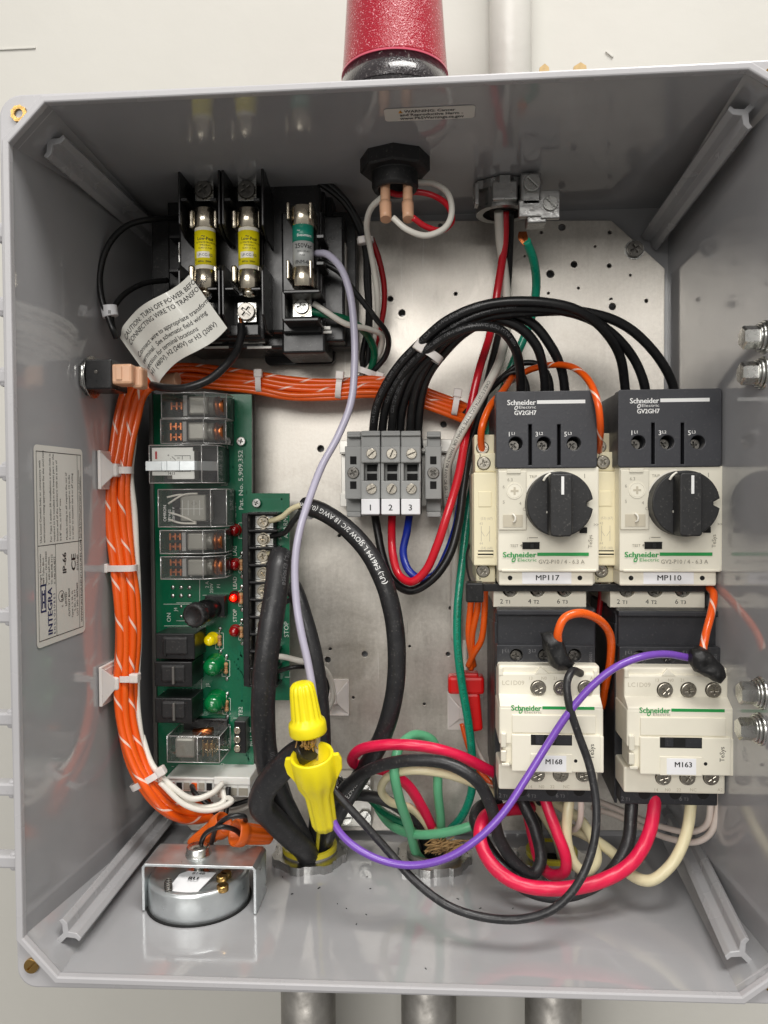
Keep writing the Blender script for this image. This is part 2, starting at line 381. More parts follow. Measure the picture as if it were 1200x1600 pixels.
    def build(s, name, m, parent=None, origin=None):
        root = parent
        while root is not None and root.parent is not None: root = root.parent
        if root is not None: o0 = Vector(root['_o']) if '_o' in root else Vector((0, 0, 0))
        elif origin is not None: o0 = Vector(origin)
        else:
            o0 = Vector((0, 0, 0))
            if s.bm.verts:
                n = len(s.bm.verts); o0 = sum((v.co for v in s.bm.verts), Vector())/n
        for v in s.bm.verts: v.co = (v.co - o0)*SC
        me = bpy.data.meshes.new(name); s.bm.to_mesh(me); s.bm.free()
        me.materials.append(MAT[m] if isinstance(m, str) else m)
        o = bpy.data.objects.new(name, me); COL.objects.link(o)
        if parent is not None: o.parent = parent
        else: o.location = o0*SC; o['_o'] = tuple(o0)
        return o
_tc = {}
def text_mesh(txt, align, bold, space):
    k = (txt, align, bold, space)
    if k in _tc: return _tc[k]
    c = bpy.data.curves.new('t', 'FONT'); c.body = txt; c.size = 1; c.align_x = align; c.offset = bold; c.resolution_u = 2; c.space_character = space; c.fill_mode = 'FRONT'
    o = bpy.data.objects.new('t', c); me = bpy.data.meshes.new_from_object(o)
    r = ([tuple(v.co) for v in me.vertices], [tuple(p.vertices) for p in me.polygons])
    bpy.data.objects.remove(o); bpy.data.curves.remove(c); bpy.data.meshes.remove(me)
    _tc[k] = r; return r
def fill_mesh(loops, ext, bev):
    c = bpy.data.curves.new('f', 'CURVE'); c.dimensions = '2D'; c.fill_mode = 'BOTH'; c.extrude = ext; c.bevel_depth = bev; c.bevel_resolution = 1
    for lp in loops:
        sp = c.splines.new('POLY'); sp.points.add(len(lp)-1); sp.use_cyclic_u = True
        for p, q in zip(sp.points, lp): p.co = (q[0], q[1], 0, 1)
    o = bpy.data.objects.new('f', c); me = bpy.data.meshes.new_from_object(o)
    r = ([tuple(v.co) for v in me.vertices], [tuple(p.vertices) for p in me.polygons])
    bpy.data.objects.remove(o); bpy.data.curves.remove(c); bpy.data.meshes.remove(me)
    return r
def smooth_path(pts, sub=8):
    p = [Vector(q) for q in pts]
    if len(p) == 2: return [p[0].lerp(p[1], i/sub) for i in range(sub+1)]
    p = [p[0]*2-p[1]] + p + [p[-1]*2-p[-2]]; out = []
    for i in range(1, len(p)-2):
        p0, p1, p2, p3 = p[i-1], p[i], p[i+1], p[i+2]
        d1 = max(1e-4, (p1-p0).length**.5); d2 = max(1e-4, (p2-p1).length**.5); d3 = max(1e-4, (p3-p2).length**.5)
        m1 = (p1-p0)/d1 - (p2-p0)/(d1+d2) + (p2-p1)/d2; m2 = (p2-p1)/d2 - (p3-p1)/(d2+d3) + (p3-p2)/d3
        m1 *= d2; m2 *= d2
        for k in range(sub):
            t = k/sub; t2, t3 = t*t, t*t*t
            out.append(p1*(2*t3-3*t2+1) + m1*(t3-2*t2+t) + p2*(-2*t3+3*t2) + m2*(t3-t2))
    out.append(p[-2]); return out
def frames(path):
    fr = []; n = None
    for i in range(len(path)):
        a = path[max(0, i-1)]; b = path[min(len(path)-1, i+1)]; t = (b-a).normalized()
        if n is None:
            n = Vector((0, -1, 0)); n = (n - t*n.dot(t))
            if n.length < .1: n = Vector((1, 0, 0)) - t*t.x
            n.normalize()
        else:
            n = (n - t*n.dot(t)).normalized()
        fr.append((t, n, t.cross(n)))
    return fr
def circ(cx, cz, r, n=20, a0=0): return [(cx+r*math.cos(2*PI*i/n+a0), cz+r*math.sin(2*PI*i/n+a0)) for i in range(n)]
def rrect(x0, x1, z0, z1, r, n=4):
    o = []
    for (cx, cz, a) in ((x1-r, z1-r, 0), (x0+r, z1-r, PI/2), (x0+r, z0+r, PI), (x1-r, z0+r, 1.5*PI)):
        for i in range(n+1): o.append((cx+r*math.cos(a+i*PI/2/n), cz+r*math.sin(a+i*PI/2/n)))
    return o

# ------------------------------------------------------------------ things
def thing(name, label, cat, o, group=None):
    e = bpy.data.objects.new(name, None); COL.objects.link(e); e.empty_display_size = .005
    e.location = Vector(o)*SC; e['_o'] = tuple(o); e['label'] = label; e['category'] = cat
    if group: e['group'] = group
    return e
def tag(o, label, cat, group=None):
    o['label'] = label; o['category'] = cat
    if group: o['group'] = group
    return o
def struct(o): o['kind'] = 'structure'; return o

# screw heads ------------------------------------------------
def cross_loops(r, w, l, ang=0):
    h = w/2; q = [(h, h), (l, h), (l, -h), (h, -h), (h, -l), (-h, -l), (-h, -h), (-l, -h), (-l, h), (-h, h), (-h, l), (h, l)]
    ca, sa = math.cos(ang), math.sin(ang)
    return [(x*ca-y*sa, x*sa+y*ca) for x, y in q]
def slot_loops(w, l, ang=0):
    ca, sa = math.cos(ang), math.sin(ang)
    return [(x*ca-y*sa, x*sa+y*ca) for x, y in ((l, w/2), (l, -w/2), (-l, -w/2), (-l, w/2))]
def screw(parent, c, r, kind='cross', m='screw_steel', name='screw', h=1.2, ang=None):
    """a screw head facing the front: a domed disc with a real recess"""
    if ang is None: ang = random.uniform(0, 1.5)
    b = MB(); x, y, z = c
    lp = cross_loops(r, r*.36, r*.68, ang) if kind == 'cross' else slot_loops(r*.3, r*.93, ang)
    b.plate([circ(x, z, r, 24), [(x+q[0], z+q[1]) for q in lp]], y-h*.55, y, min(.18*r, .3))
    b.lathe([(r*1.01, 0), (r*1.01, h*.45)], (x, y+h*.45, z), (0, -1, 0), 24)
    o = b.build(name, m, parent)
    return o

# wires ------------------------------------------------------
def wire_pts(pts): return [P(*p) if not isinstance(p, Vector) else p for p in pts]
def wire(label, dpx, pts, m, name='wire', cat='wire', group=None, r=None, seg=12, parent=None, sub=8, wob=0.0, flat=1.0):
    w3 = wire_pts(pts)
    ym = sum(p.y for p in w3)/len(w3); rad = r if r else dpx/2*pxmm(ym)
    if wob:
        w3 = [p + Vector((random.uniform(-wob, wob), random.uniform(-wob, wob), random.uniform(-wob, wob))) if 0 < i < len(w3)-1 else p for i, p in enumerate(w3)]
    b = MB(); b.tube(w3, rad, seg=seg, sub=sub, flat=flat)
    o = b.build(name, m, parent)
    if parent is None: tag(o, label, cat, group)
    o_path = smooth_path(w3, sub)
    return o, o_path, rad
def wire_text(o, path, rad, txt, s0, size, m='ink_white', name='lettering', flip=False, ang=0.0, bold=0.0, rev=False):
    """print running along a wire on the side facing the camera"""
    if rev: path = list(reversed(path))
    L = [0]
    for a, b in zip(path[:-1], path[1:]): L.append(L[-1]+(b-a).length)
    def at(s):
        s = max(0, min(L[-1]-1e-4, s))
        for i in range(len(L)-1):
            if L[i+1] >= s: break
        t = (s-L[i])/max(1e-6, L[i+1]-L[i]); p = path[i].lerp(path[i+1], t)
        a = path[max(0, i-1)]; b2 = path[min(len(path)-1, i+2)]; tg = (b2-a).normalized()
        return p, tg
    def fn(x, y):
        p, tg = at(s0+x); n = (CAM-p); n = (n-tg*n.dot(tg)).normalized(); b2 = n.cross(tg)
        q = (y-size*.36)/rad + ang
        return p + n*((rad+.07)*math.cos(q)) + b2*((rad+.07)*math.sin(q))
    b = MB(); b.text(txt, size, fn, 'LEFT', bold); b.build(name, m, o)

# =================================================================== SETTING
ZT, ZB, XL, XR, D = 167.5, -167.5, -142.4, 142.4, 134.7
b = MB(); b.box(-900, 900, 152, 160, -900, 900); wall = struct(b.build('wall', 'wall_paint'))
b = MB()
for (u, v, l) in ((0, 76, 60),):
    p = P(u+30, v, 151.8); b.box(p.x-12, p.x+10, 151.2, 152.5, p.z-.6, p.z+.6, .3)
p = P(952, 85, 151.8); b.box(p.x-2.6, p.x+2.6, 151, 152.5, p.z-.5, p.z+.5, .2, rot=Matrix.Rotation(.7, 3, 'Y'))
struct(b.build('wall_scratch', 'wall_paint', wall)) if False else b.build('paint_ridge', 'wall_paint', wall)

# painted pipe behind the box on the wall
pp = P(797, 60, 142)
b = MB(); b.cyl((pp.x, 140, 60), (0, 0, 1), 11.3, 500, 40); tag(b.build('wall_pipe', 'pipe_paint'), 'white painted pipe running up the wall behind the grey box', 'pipe')
# three steel conduits under the box
for i, (u, lab) in enumerate(((482, 'steel conduit below the left conduit nut, under the box floor'), (670, 'steel conduit below the middle conduit nut, under the box floor'), (864, 'steel conduit below the right conduit nut, under the box floor'))):
    x = P(u, 1585, 104).x
    t = thing('conduit_pipe', lab, 'conduit', (x, 104, ZB-5), 'conduits entering the box from below')
    b = MB(); b.cyl((x, 104, ZB-260), (0, 0, 1), 14.2, 250, 40); b.build('tube', 'pipe_steel', t)
    b = MB(); b.lathe([(15.4, 0), (16.6, 1), (16.6, 6.0), (15, 6.3)], (x, 104, ZB-10.6), (0, 0, 1), 36); b.build('connector', 'die_cast', t)

# =================================================================== ENCLOSURE
enc = thing('enclosure_box', 'open grey plastic electrical enclosure box mounted on the white wall', 'enclosure', (0, 140, 0))
def octo(l, r, bt, tp, c): return [(l+c, tp), (r-c, tp), (r, tp-c), (r, bt+c), (r-c, bt), (l+c, bt), (l, bt+c), (l, tp-c)]
fo = octo(XL, XR, ZB, ZT, 13.8)
# front corners follow what the photo shows within a couple of millimetres (moulded draft)
def P2(u, v, y=0): q = P(u, v, y); return (q.x, q.z)
fo = [P2(75, 164), P2(1165, 113), (XR+.6, P(1200, 150, 0).z), (XR+.4, P(1203, 1509, 0).z), P2(1155, 1552), P2(95, 1521), P2(40, 1460), P2(18, 228)]
bk = octo(P(243, 800, D).x, P(1043, 600, D).x, P(620, 1298, D).z, P(640, 337, D).z, 3)
def lerp_loop(a, c, t): return [(p[0]*(1-t)+q[0]*t, p[1]*(1-t)+q[1]*t) for p, q in zip(a, c)]
b = MB(); bm = b.bm
NY = 6
rings = []
for k in range(NY+1):
    t = k/NY; lp = lerp_loop(fo, bk, t); rings.append([bm.verts.new((q[0], t*D, q[1])) for q in lp])
outr = []
def outset(lp, d):
    cx = sum(q[0] for q in lp)/8; cz = sum(q[1] for q in lp)/8; o = []
    for i, q in enumerate(lp):
        kx, kz = (.41, 1) if i in (0, 1, 4, 5) else (1, .41)
        o.append((q[0]+(d if q[0] > cx else -d)*kx, q[1]+(d if q[1] > cz else -d)*kz))
    return o
for k in (0, 1):
    lp = outset(lerp_loop(fo, bk, k), 3.4); outr.append([bm.verts.new((q[0], D*k+(5 if k else 0), q[1])) for q in lp])
for k in range(NY):
    for i in range(8):
        j = (i+1) % 8; bm.faces.new((rings[k][i], rings[k][j], rings[k+1][j], rings[k+1][i]))
bm.faces.new(list(reversed(rings[NY])))
for i in range(8):
    j = (i+1) % 8
    bm.faces.new((outr[0][j], outr[0][i], outr[1][i], outr[1][j]))
    bm.faces.new((rings[0][j], rings[0][i], outr[0][i], outr[0][j]))
bm.faces.new(outr[1])
bmesh.ops.recalc_face_normals(bm, faces=bm.faces[:])
b.build('shell', 'grey_polycarbonate', enc)
def wallx_left(y): return fo[7][0]*(1-y/D)+bk[7][0]*y/D
def wallx_right(y): return fo[2][0]*(1-y/D)+bk[2][0]*y/D
def wallz_top(y, x=0):
    t = (x-fo[0][0])/(fo[1][0]-fo[0][0]); return (fo[0][1]*(1-t)+fo[1][1]*t)*(1-y/D)+bk[0][1]*y/D
def wallz_bot(y, x=0):
    t = (x-fo[5][0])/(fo[4][0]-fo[5][0]); return (fo[5][1]*(1-t)+fo[4][1]*t)*(1-y/D)+bk[4][1]*y/D
# inner lip, raised in front of the flange
def ringplate(outer, inner, yf, yb, m, name, bev=.5):
    b = MB(); b.plate([outer, list(inner)], yf, yb, bev); return b.build(name, m, enc)
lip_o = outset(fo, 1.6)
ringplate(lip_o, fo, -3.2, 0.2, 'rim_grey', 'gasket_lip', .6)
# outer flange with rounded screw corners
ox0 = P(5, 400, 1).x; ox1 = XR+7.2
tlx, tlz = P2(5, 300, 1)[0], P2(60, 151, 1)[1]
fl = []
def arc(cx, cz, r, a0, a1, n=6): return [(cx+r*math.cos(R_(a0+(a1-a0)*i/n)), cz+r*math.sin(R_(a0+(a1-a0)*i/n))) for i in range(n+1)]
xl = P(6, 320, 1).x; zt = P(400, 138, 1).z; zb = P(150, 1534, 1).z; xr = XR+7; xlb = P(31, 1480, 1).x
trz = P(1180, 99, 1).z; brz = P(1150, 1562, 1).z
fl += arc(xr-7, trz-7, 7, 90, 0) + [(xr, 0)] + arc(xr-7, brz+7, 7, 0, -90) + [(P(600, 1549, 1).x, P(600, 1549, 1).z)] + arc(xlb+7, zb+5, 7, -90, -180) + [(xl-.3, 0)] + arc(xl+8, P(40, 152, 1).z-8, 8, 180, 90) + [(P(400, 137, 1).x, P(400, 137, 1).z)]
fl = list(reversed(fl))
ringplate(fl, outset(fo, .9), 0.0, 5.0, 'rim_grey', 'flange', .7)
# hinge lugs along the left edge
for v in (366, 481, 590, 737, 851, 962, 1121, 1230, 1342):
    uu = 6+(v-300)*.021
    a = P(-30, v, 4); c = P(uu+3, v, 4)
    b = MB(); b.box(a.x, c.x, 1.6, 8, a.z-2.6, a.z+2.6, .9); b.box(c.x-3.4, c.x-.4, 2.0, 7.5, a.z-3.9, a.z+3.9, 1.2); b.box(a.x-3, a.x+2, 3.4, 9, a.z-17, a.z+17, .9); b.build('hinge_lug', 'rim_grey', enc)
# corner inserts
for (u, v, f) in ((30, 178, 1), (50, 1508, 0), (1206, 1537, 0), (1206, 120, 1)):
    p = P(u, v, -.4)
    if f:
        b = MB(); b.ring((p.x, .6, p.z), (0, -1, 0), 1.7, 3.1, 1.6, 28, fn=lambda t, h: 1+.06*math.cos(9*t)); b.lathe([(1.8, 0), (.4, .1)], (p.x, 1.2, p.z), (0, -1, 0), 20)
        b.build('threaded_insert', 'brass', enc)
    else:
        b = MB(); x, z = p.x, p.z
        b.plate([circ(x, z, 2.7, 24), [(x+q[0], z+q[1]) for q in slot_loops(.8, 2.4, .8)]], -1.4, .3, .2); b.lathe([(2.7, 0), (2.7, .5)], (x, .3, z), (0, -1, 0), 24)
        b.build('corner_screw', 'brass', enc)
# four Y-shaped corner rails running into the box
def yrail(jx, jz, sx, sz, y0, vec):
    """sx, sz: direction towards the corner; profile of a stem and two hooked arms"""
    w = 1.05; a = 7.2
    def T(p, q):  # p along the corner diagonal, q across it
        dx, dz = sx*.7071, sz*.7071
        p, q = p*.86, q*.86
        return (jx + p*dx - q*dz*1.0, jz + p*dz + q*dx*1.0)
    prof = [(-0.8, 0), (-3.2, 3.2), (-3.2, 6.3), (-1.2, 6.9), (-1.0, 4.6), (1.8, 1.3), (7.5, 1.3), (7.5, -1.3), (1.8, -1.3), (-1.0, -4.6), (-1.2, -6.9), (-3.2, -6.3), (-3.2, -3.2)]
    pts = [(T(p, q)[0], y0, T(p, q)[1]) for p, q in prof]
    b = MB(); b.prism(pts, vec, .25, 1); return b.build('corner_rail', 'rail_grey', enc)
def solve_y(u, v, x, z):
    best = None
    for k in range(0, 900):
        y = k*.1; q = P(u, v, y); d = abs(q.x-x)+abs(q.z-z)
        if best is None or d < best[0]: best = (d, y)
    return best[1]
for (uf, vf, ub, vb, sx, sz) in ((80, 224, 240, 368, -1, 1), (1162, 178, 1018, 375, 1, 1), (105, 1458, 262, 1268, -1, -1), (1157, 1488, 1050, 1262, 1, -1)):
    y0 = 15 if sz > 0 else 11; a = P(uf, vf, y0); q = P(ub, vb, 133)
    yrail(a.x, a.z, sx, sz, y0, q-a)

# rating label on the left inner wall
def label_pt(u, v):
    y = 20
    for _ in range(12):
        q = onX(u, v, wallx_left(y)+.25+5.0*0); y = q.y
    return q
A0 = label_pt(58, 1017); A1 = label_pt(58, 684); B0 = label_pt(131, 985); B1 = label_pt(131, 712)
ylf, ylb = A0.y, (B0.y+B1.y)/2; zlo, zhi = (A0.z+B0.z)/2, (A1.z+B1.z)/2
def LP(s, t, off=.25):     # s: 0..1 up the wall, t: 0..1 into the box
    y = ylf + (ylb-ylf)*t; return Vector((wallx_left(y)+off, y, zlo+(zhi-zlo)*s))
LH = zhi-zlo; LW = ylb-ylf
b = MB(); pr = rrect(0, LH, 0, LW, 2.2)
bmv = [b.bm.verts.new(LP(q[0]/LH, q[1]/LW)) for q in pr]; b.bm.faces.new(bmv)
rl = b.build('rating_label', 'silver_label', enc)
def LT(b, txt, s, t, size, bold=0.0, xs=1.0, align='LEFT'):
    b.text(txt, size, lambda x, y: LP(s+x/LH, t-y/LW, .32), align, bold, xs)
def Lline(b, s0, t0, s1, t1, w=.3):
    ds, dt = (w/LH, w/LW)
    if s0 == s1: q = [(s0, t0), (s0+ds, t0), (s0+ds, t1), (s0, t1)]
    else: q = [(s0, t0), (s1, t0), (s1, t0+dt), (s0, t0+dt)]
    b.quad(*[LP(a, c, .30) for a, c in q])
b = MB()
for q in ((.03, .04, .97, .04), (.03, .95, .97, .95), (.03, .87, .97, .87), (.03, .38, .50, .38), (.03, .38, .50, .38)): Lline(b, *q)
Lline(b, .03, .04, .03, .95); Lline(b, .966, .04, .966, .95); Lline(b, .50, .04, .50, .95)
lines_a = ['Use Listed Conduit hubs or connectors with', 'environmental rating appropriate for the encl.com', '', 'For Type 3 and/or 3R installations a drain hole is', 'required to be installed in the lowest part or the', 'bottom end of the enclosure with at a size of', '01/8" min. to 01/4" max.', '', 'Models ending in 6P require the use of', '4 corner screws, torqued to 10 in-lbs', 'in order to maintain the 6 or 6P rating', '']
for i, t in enumerate(lines_a):
    if t: LT(b, t, .515, .12+i*.065, 2.0, .004, .93)
LT(b, 'Bonding between connections is not automatic', .515, .915, 1.7, .004, .95); LT(b, 'and must be provided as a part of installation.', .515, .945, 1.6, .004, .95)
for i, t in enumerate(('Integra Enclosures', '8989 Tyler Blvd.', 'Mentor, OH 44060', 'T: 440.269.4966', 'TF: 800.998.3122', 'F: 440.269.4877')): LT(b, t, .30, .10+i*.055, 1.8, .004)
LT(b, 'IP-66', .34, .60, 4.4, .03); LT(b, 'CE', .345, .80, 5.2, .03, 1.2); LT(b, '0154160', .345, .86, 2.0, .01)
LT(b, 'LISTED', .17, .60, 2.0, .02); LT(b, 'CUTOUT BOX', .11, .665, 1.9, .02); LT(b, 'Types 1, 3, 3R, 3S,', .10, .73, 1.6, .01); LT(b, '4, 4X, 12 & 13', .13, .785, 1.6, .01); LT(b, 'LOT NO. 0097609', .10, .845, 1.9, .01)
LT(b, 'WWW.INTEGRAENCLOSURES.COM', .06, .94, 2.2, .006, 1.05); LT(b, 'c     us', .17, .52, 2.2, .01)
LT(b, 'UL', .205, .52, 2.4, .03)
for i in range(20):
    a0, a1 = 2*PI*i/20, 2*PI*(i+1)/20; cs, ct = .228, .49
    b.quad(*[LP(cs+r*math.cos(a)/LH, ct+r*math.sin(a)/LW, .31) for r, a in ((2.2, a0), (2.5, a0), (2.5, a1), (2.2, a1))])
b.build('lettering', 'ink_black', rl)
b = MB(); LT(b, 'INTEGRA', .045, .30, 5.0, .03, .95); LT(b, 'E N C L O S U R E S', .045, .36, 1.9, .01, 1.06)
for q in ((.17, .08, .30, .08), (.17, .17, .30, .17), (.19, .105, .28, .105), (.19, .148, .28, .148)): Lline(b, *q, w=.7)
for q in ((.17, .08, .17, .185), (.30, .08, .30, .185), (.215, .105, .215, .15), (.255, .105, .255, .15)): Lline(b, *q, w=.8)
b.build('lettering', 'ink_navy', rl)

# warning sticker on the underside of the top
def top_pt(u, v):
    y = 30
    x = 0
    for _ in range(14): q = onZ(u, v, wallz_top(y, x)-.2); y = q.y; x = q.x
    return q
W0 = top_pt(599, 168); W1 = top_pt(743, 164); W2 = top_pt(602, 190)
wx0, wx1, wy0, wy1 = W0.x, W1.x, W1.y, W2.y
if wy1-wy0 < 6: wy1 = wy0+8
def WP(x, y, off=.25): return Vector((wx0+x, wy0+y, wallz_top(wy0+y, wx0+x)-off))
b = MB(); b.bm.faces.new([b.bm.verts.new(WP(q[0], q[1])) for q in reversed(rrect(0, wx1-wx0, 0, wy1-wy0, 1.6))])
ws = b.build('warning_sticker', 'silver_label', enc); WW, WH = wx1-wx0, wy1-wy0
b = MB(); sz = WH*.235
for i, t in enumerate(('WARNING: Cancer', 'and Reproductive Harm -', 'www.P65Warnings.ca.gov')):
    b.text(t, sz*1.2, lambda x, y, i=i: WP(WW*(.17 if i else .22)+x, WH*(.34+.27*i)-y, .33), 'LEFT', .02, .82)
b.build('lettering', 'ink_black', ws)
b = MB(); b.quad(WP(WW*.14, WH*.36, .33), WP(WW*.21, WH*.36, .33), WP(WW*.175, WH*.12, .33)) if False else b.bm.faces.new([b.bm.verts.new(WP(WW*a, WH*c, .33)) for a, c in ((.155, .36), (.205, .36), (.18, .12))])
b.build('warning_triangle', 'ink_amber', ws)
b = MB(); b.text('!', sz*.8, lambda x, y: WP(WW*.177+x, WH*.34-y, .40), 'LEFT', .04); b.build('lettering', 'ink_black', ws)

# bolts through the right wall
for (u, v, lab) in ((1175, 527, ''), (1172, 583, ''), (1170, 1083, ''), (1168, 1139, '')):
    y = 20.0
    for _ in range(10): q = onX(u+20, v, wallx_right(y)); y = q.y
    x = q.x; z = q.z
    b = MB()
    b.cyl((x+1, y, z), (-1, 0, 0), 6.3, 1.9, 32, .3); b.cyl((x-.9, y, z), (-1, 0, 0), 5.6, 1.3, 32, .3)
    b.lathe([(4.9, 0), (4.9, .8), (4.4, .8)], (x-2.2, y, z), (-1, 0, 0), 28)
    b.lathe([(4.5, 0), (4.5, 5.2), (3.9, 5.9), (0, 6.0)], (x-2.6, y, z), (-1, 0, 0), 6, smooth=False)
    b.build('wall_bolt', 'zinc', enc)

# tan flakes on top of the box
for (u, v, s, lab) in ((848, 105, 3.0, 'small tan paper scrap on the top edge beside the white pipe'), (903, 103, 4.0, 'pointed tan paper scrap on the top edge of the box, right one')):
    p = P(u, v, 60); z0 = wallz_top(60)+3
    b = MB(); b.prism([(p.x-s, 60, p.z-9), (p.x+s*1.2, 60, p.z-9), (p.x+s*.9, 60, p.z), (p.x+s*.3, 60, p.z+1.6), (p.x-s*.4, 60, p.z)], (0, 1.2, .4)); tag(b.build('paper_scrap', 'flake_tan'), lab, 'scrap')

# =================================================================== BACK PLATE
BY = 127.5
bp = thing('back_plate', 'scuffed bare metal mounting plate at the back of the box', 'mounting plate', (0, BY, 0))
pl = [P2(262, 347, BY), P2(955, 345, BY), P2(1014, 398, BY), P2(1038, 420, BY), P2(1034, 1255, BY), P2(1000, 1297, BY), P2(300, 1297, BY), P2(262, 1255, BY)]
HOLES = [(628, 489, 6), (712, 459, 3.5), (857, 458, 2.5), (860, 428, 6.5), (878, 355, 6), (953, 363, 3.6), (897, 413, 5.5), (952, 415, 4), (904, 450, 2.5), (955, 468, 3.2), (957, 479, 6), (501, 701, 6), (530, 837, 3.2), (570, 1022, 5.5), (516, 1014, 3.2), (512, 1031, 5.5), (704, 950, 3.5), (693, 663, 5.5), (540, 1102, 4), (700, 1022, 4), (706, 640, 3), (846, 363, 3), (610, 467, 5), (600, 340, 3), (699, 745, 3), (552, 1090, 3), (688, 352, 4), (1010, 470, 3.5), (985, 430, 2.5), (745, 700, 3), (663, 1100, 3), (640, 1010, 2.8), (930, 385, 2.5), (820, 400, 2.4)]
loops = [pl]
for (u, v, r) in HOLES:
    x, z = P2(u, v, BY)
    if abs(u-600) < 1: continue
    loops.append(circ(x, z, r*pxmm(BY), 16))
b = MB(); b.plate(loops, BY, BY+2.2, .25); b.build('plate', 'brushed_plate', bp)
for (u, v, r) in HOLES:
    if r < 4.5: continue
    x, z = P2(u, v, BY); b = MB(); b.ring((x, BY+.05, z), (0, -1, 0), r*pxmm(BY), r*pxmm(BY)*1.7, .18, 24); b.build('hole_collar', 'brushed_plate', bp)
for (u, v, r) in ((993, 388, 12), (275, 1275, 9)): 
    x, z = P2(u, v, BY-3); b = MB(); b.ring((x, BY, z), (0, -1, 0), 1, r*.34+1, .7, 28); b.build('washer', 'zinc', bp)
    screw(bp, (x, BY-1.2, z), r*pxmm(BY)*.95, 'cross', 'steel_dark', 'mounting_screw', 3)

# =================================================================== MOTOR PROTECTORS (breakers)
def halfhole(b, u, v, r, y, d): pass
def breaker(dx, tagtxt, label, lbt):
    o = P(855, 760, BY) + Vector((dx, 0, 0)); d = (dx, 0, 0)
    t = thing('motor_breaker', label, 'breaker', o, 'motor protection breakers')
    def Q(u, v, y): return P(u, v, y)+Vector(d)
    def QL(u, v, y): q = Q(u, v, y); return (q.x, q.z)
    yc = 56.0; yb = 57.0
    # dark terminal cover with round screw openings and two slots
    z1, z0 = Q(855, 612, yc).z, Q(855, 730, yc).z; x0, x1 = Q(776, 670, yc).x, Q(932, 670, yc).x
    k = pxmm(yc)
    loops = [rrect(x0, x1, z0, z1, .8)]
    for u in (806, 850, 897): q = QL(u, 693, yc); loops.append(circ(q[0], q[1], 11.7*k, 28))
    for u in (828.5, 873.5):
        a = QL(u-3.8, 662, yc); c = QL(u+3.8, 728, yc); loops.append([(a[0], c[1]), (c[0], c[1]), (c[0], a[1]), (a[0], a[1])])
    b = MB(); b.plate(loops, yc, yc+7, .35)
    b.box(x0+.2, x1-.2, yc+6.9, 118, z0, z1-.3, .5); c = b.build('terminal_cover', 'charcoal', t)
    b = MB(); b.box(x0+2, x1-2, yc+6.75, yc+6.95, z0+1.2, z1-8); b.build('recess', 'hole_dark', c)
    for u in (806, 850, 897):
        q = Q(u, 693, yc+6.2); screw(c, (q.x-1.2, yc+5.6, q.z-1.2), 2.3, 'cross', 'steel_dark', 'clamp_screw')
    b = MB(); b.ptext('Schneider', 792, 633, yc, 8.2, d, align='LEFT', bold=.03, wpx=44); b.ptext('Electric', 810, 638.5, yc, 4.4, d, align='LEFT', wpx=26)
    b.ptext('GV2GH7', 803, 648.5, yc, 7.0, d, align='LEFT', bold=.03, wpx=34)
    a = Q(839, 625.5, yc-.05); e = Q(914.5, 630, yc-.05); b.quad((a.x, a.y, e.z), (e.x, a.y, e.z), (e.x, a.y, a.z), (a.x, a.y, a.z))
    for u, s1, s2 in ((793, '1', 'L1'), (836, '3', 'L2'), (881, '5', 'L3')):
        b.ptext(s1, u, 682, yc, 7.4, d, align='LEFT', bold=.01); b.ptext(s2, u+6, 679.5, yc, 4.6, d, align='LEFT', bold=.01)
    q = Q(817, 636, yc-.06)
    for i in range(16):
        a0, a1 = 2*PI*i/16, 2*PI*(i+1)/16
        b.quad(*[(Q(806.5, 637.3, yc).x+(r*math.cos(a)*.8+ .25*r*math.sin(a)), q.y, Q(806.5, 637.3, yc).z+r*math.sin(a)) for r, a in ((.55, a0), (.95, a0), (.95, a1), (.55, a1))])
    b.build('lettering', 'ink_white', c)
    # cream body
    b = MB()
    b.pbox(778, 730, 936, 893, yb, 68, d, .7); b.pbox(780, 731, 930, 913, yb+5, 110, d, .8)
    b.pbox(779.5, 891, 927.5, 915, yb+2, 75, d, .7)
    b.pbox(784, 889.5, 932, 893.4, yb-.35, yb+3, d, .3)
    body = b.build('body', 'cream', t)
    b = MB(); b.pbox(779, 735.5, 823, 828.5, yb-1.1, yb+1, d, .5); b.pbox(792, 733, 814, 740, yb-1.7, yb+1, d, .3); cl = b.build('dial_window', 'cream_clear', t)
    b = MB(); q = Q(804, 767, yb-1.1); k = pxmm(yb)
    b.ring((q.x, yb-1.1, q.z), (0, -1, 0), 10.8*k, 12.4*k, .25, 32); b.cyl((q.x, yb-1.1, q.z), (0, -1, 0), 10.4*k, .2, 28)
    b.pbox(788, 806, 815, 822, yb-1.3, yb-.9, d, .1); b.build('dial', 'cream', cl)
    b = MB(); b.plate([[(q.x+a*2.1, q.z+c*2.1) for a, c in cross_loops(1, .42, .8)]], yb-1.42, yb-1.3); 
    b.build('dial_slot', 'ink_dim', cl)
    b = MB(); b.pbox(786, 804.5, 817, 823.5, yb-1.36, yb-1.2, d); b.build('seal_slot', 'ink_dim', cl)
    b = MB(); qq = [Q(801, 803, yb-1.6), Q(805, 808, yb-2.2), Q(804.5, 814, yb-2.2), Q(802, 816, yb-1.6)]; b.tube(qq, .45, 8); b.build('seal_hook', 'fuse_white', cl)
    # rotary knob
    kc = Q(875, 787, yb); k2 = pxmm(yb-9); R = 49*k2
    prof = []
    n = 72
    for i in range(n):
        a = PI/2-2*PI*i/n; r = R
        if abs(a) < .0: pass
        ang = math.atan2(math.sin(a), math.cos(a))
        if abs(ang) < .13: r = R*.80
        prof.append((kc.x-1.3+r*math.cos(a), kc.z-.1+r*math.sin(a)))
    b = MB(); b.plate([list(reversed(prof))], yb-8.5, yb+1, .5)
    kb = b.build('knob', 'black_matte', t)
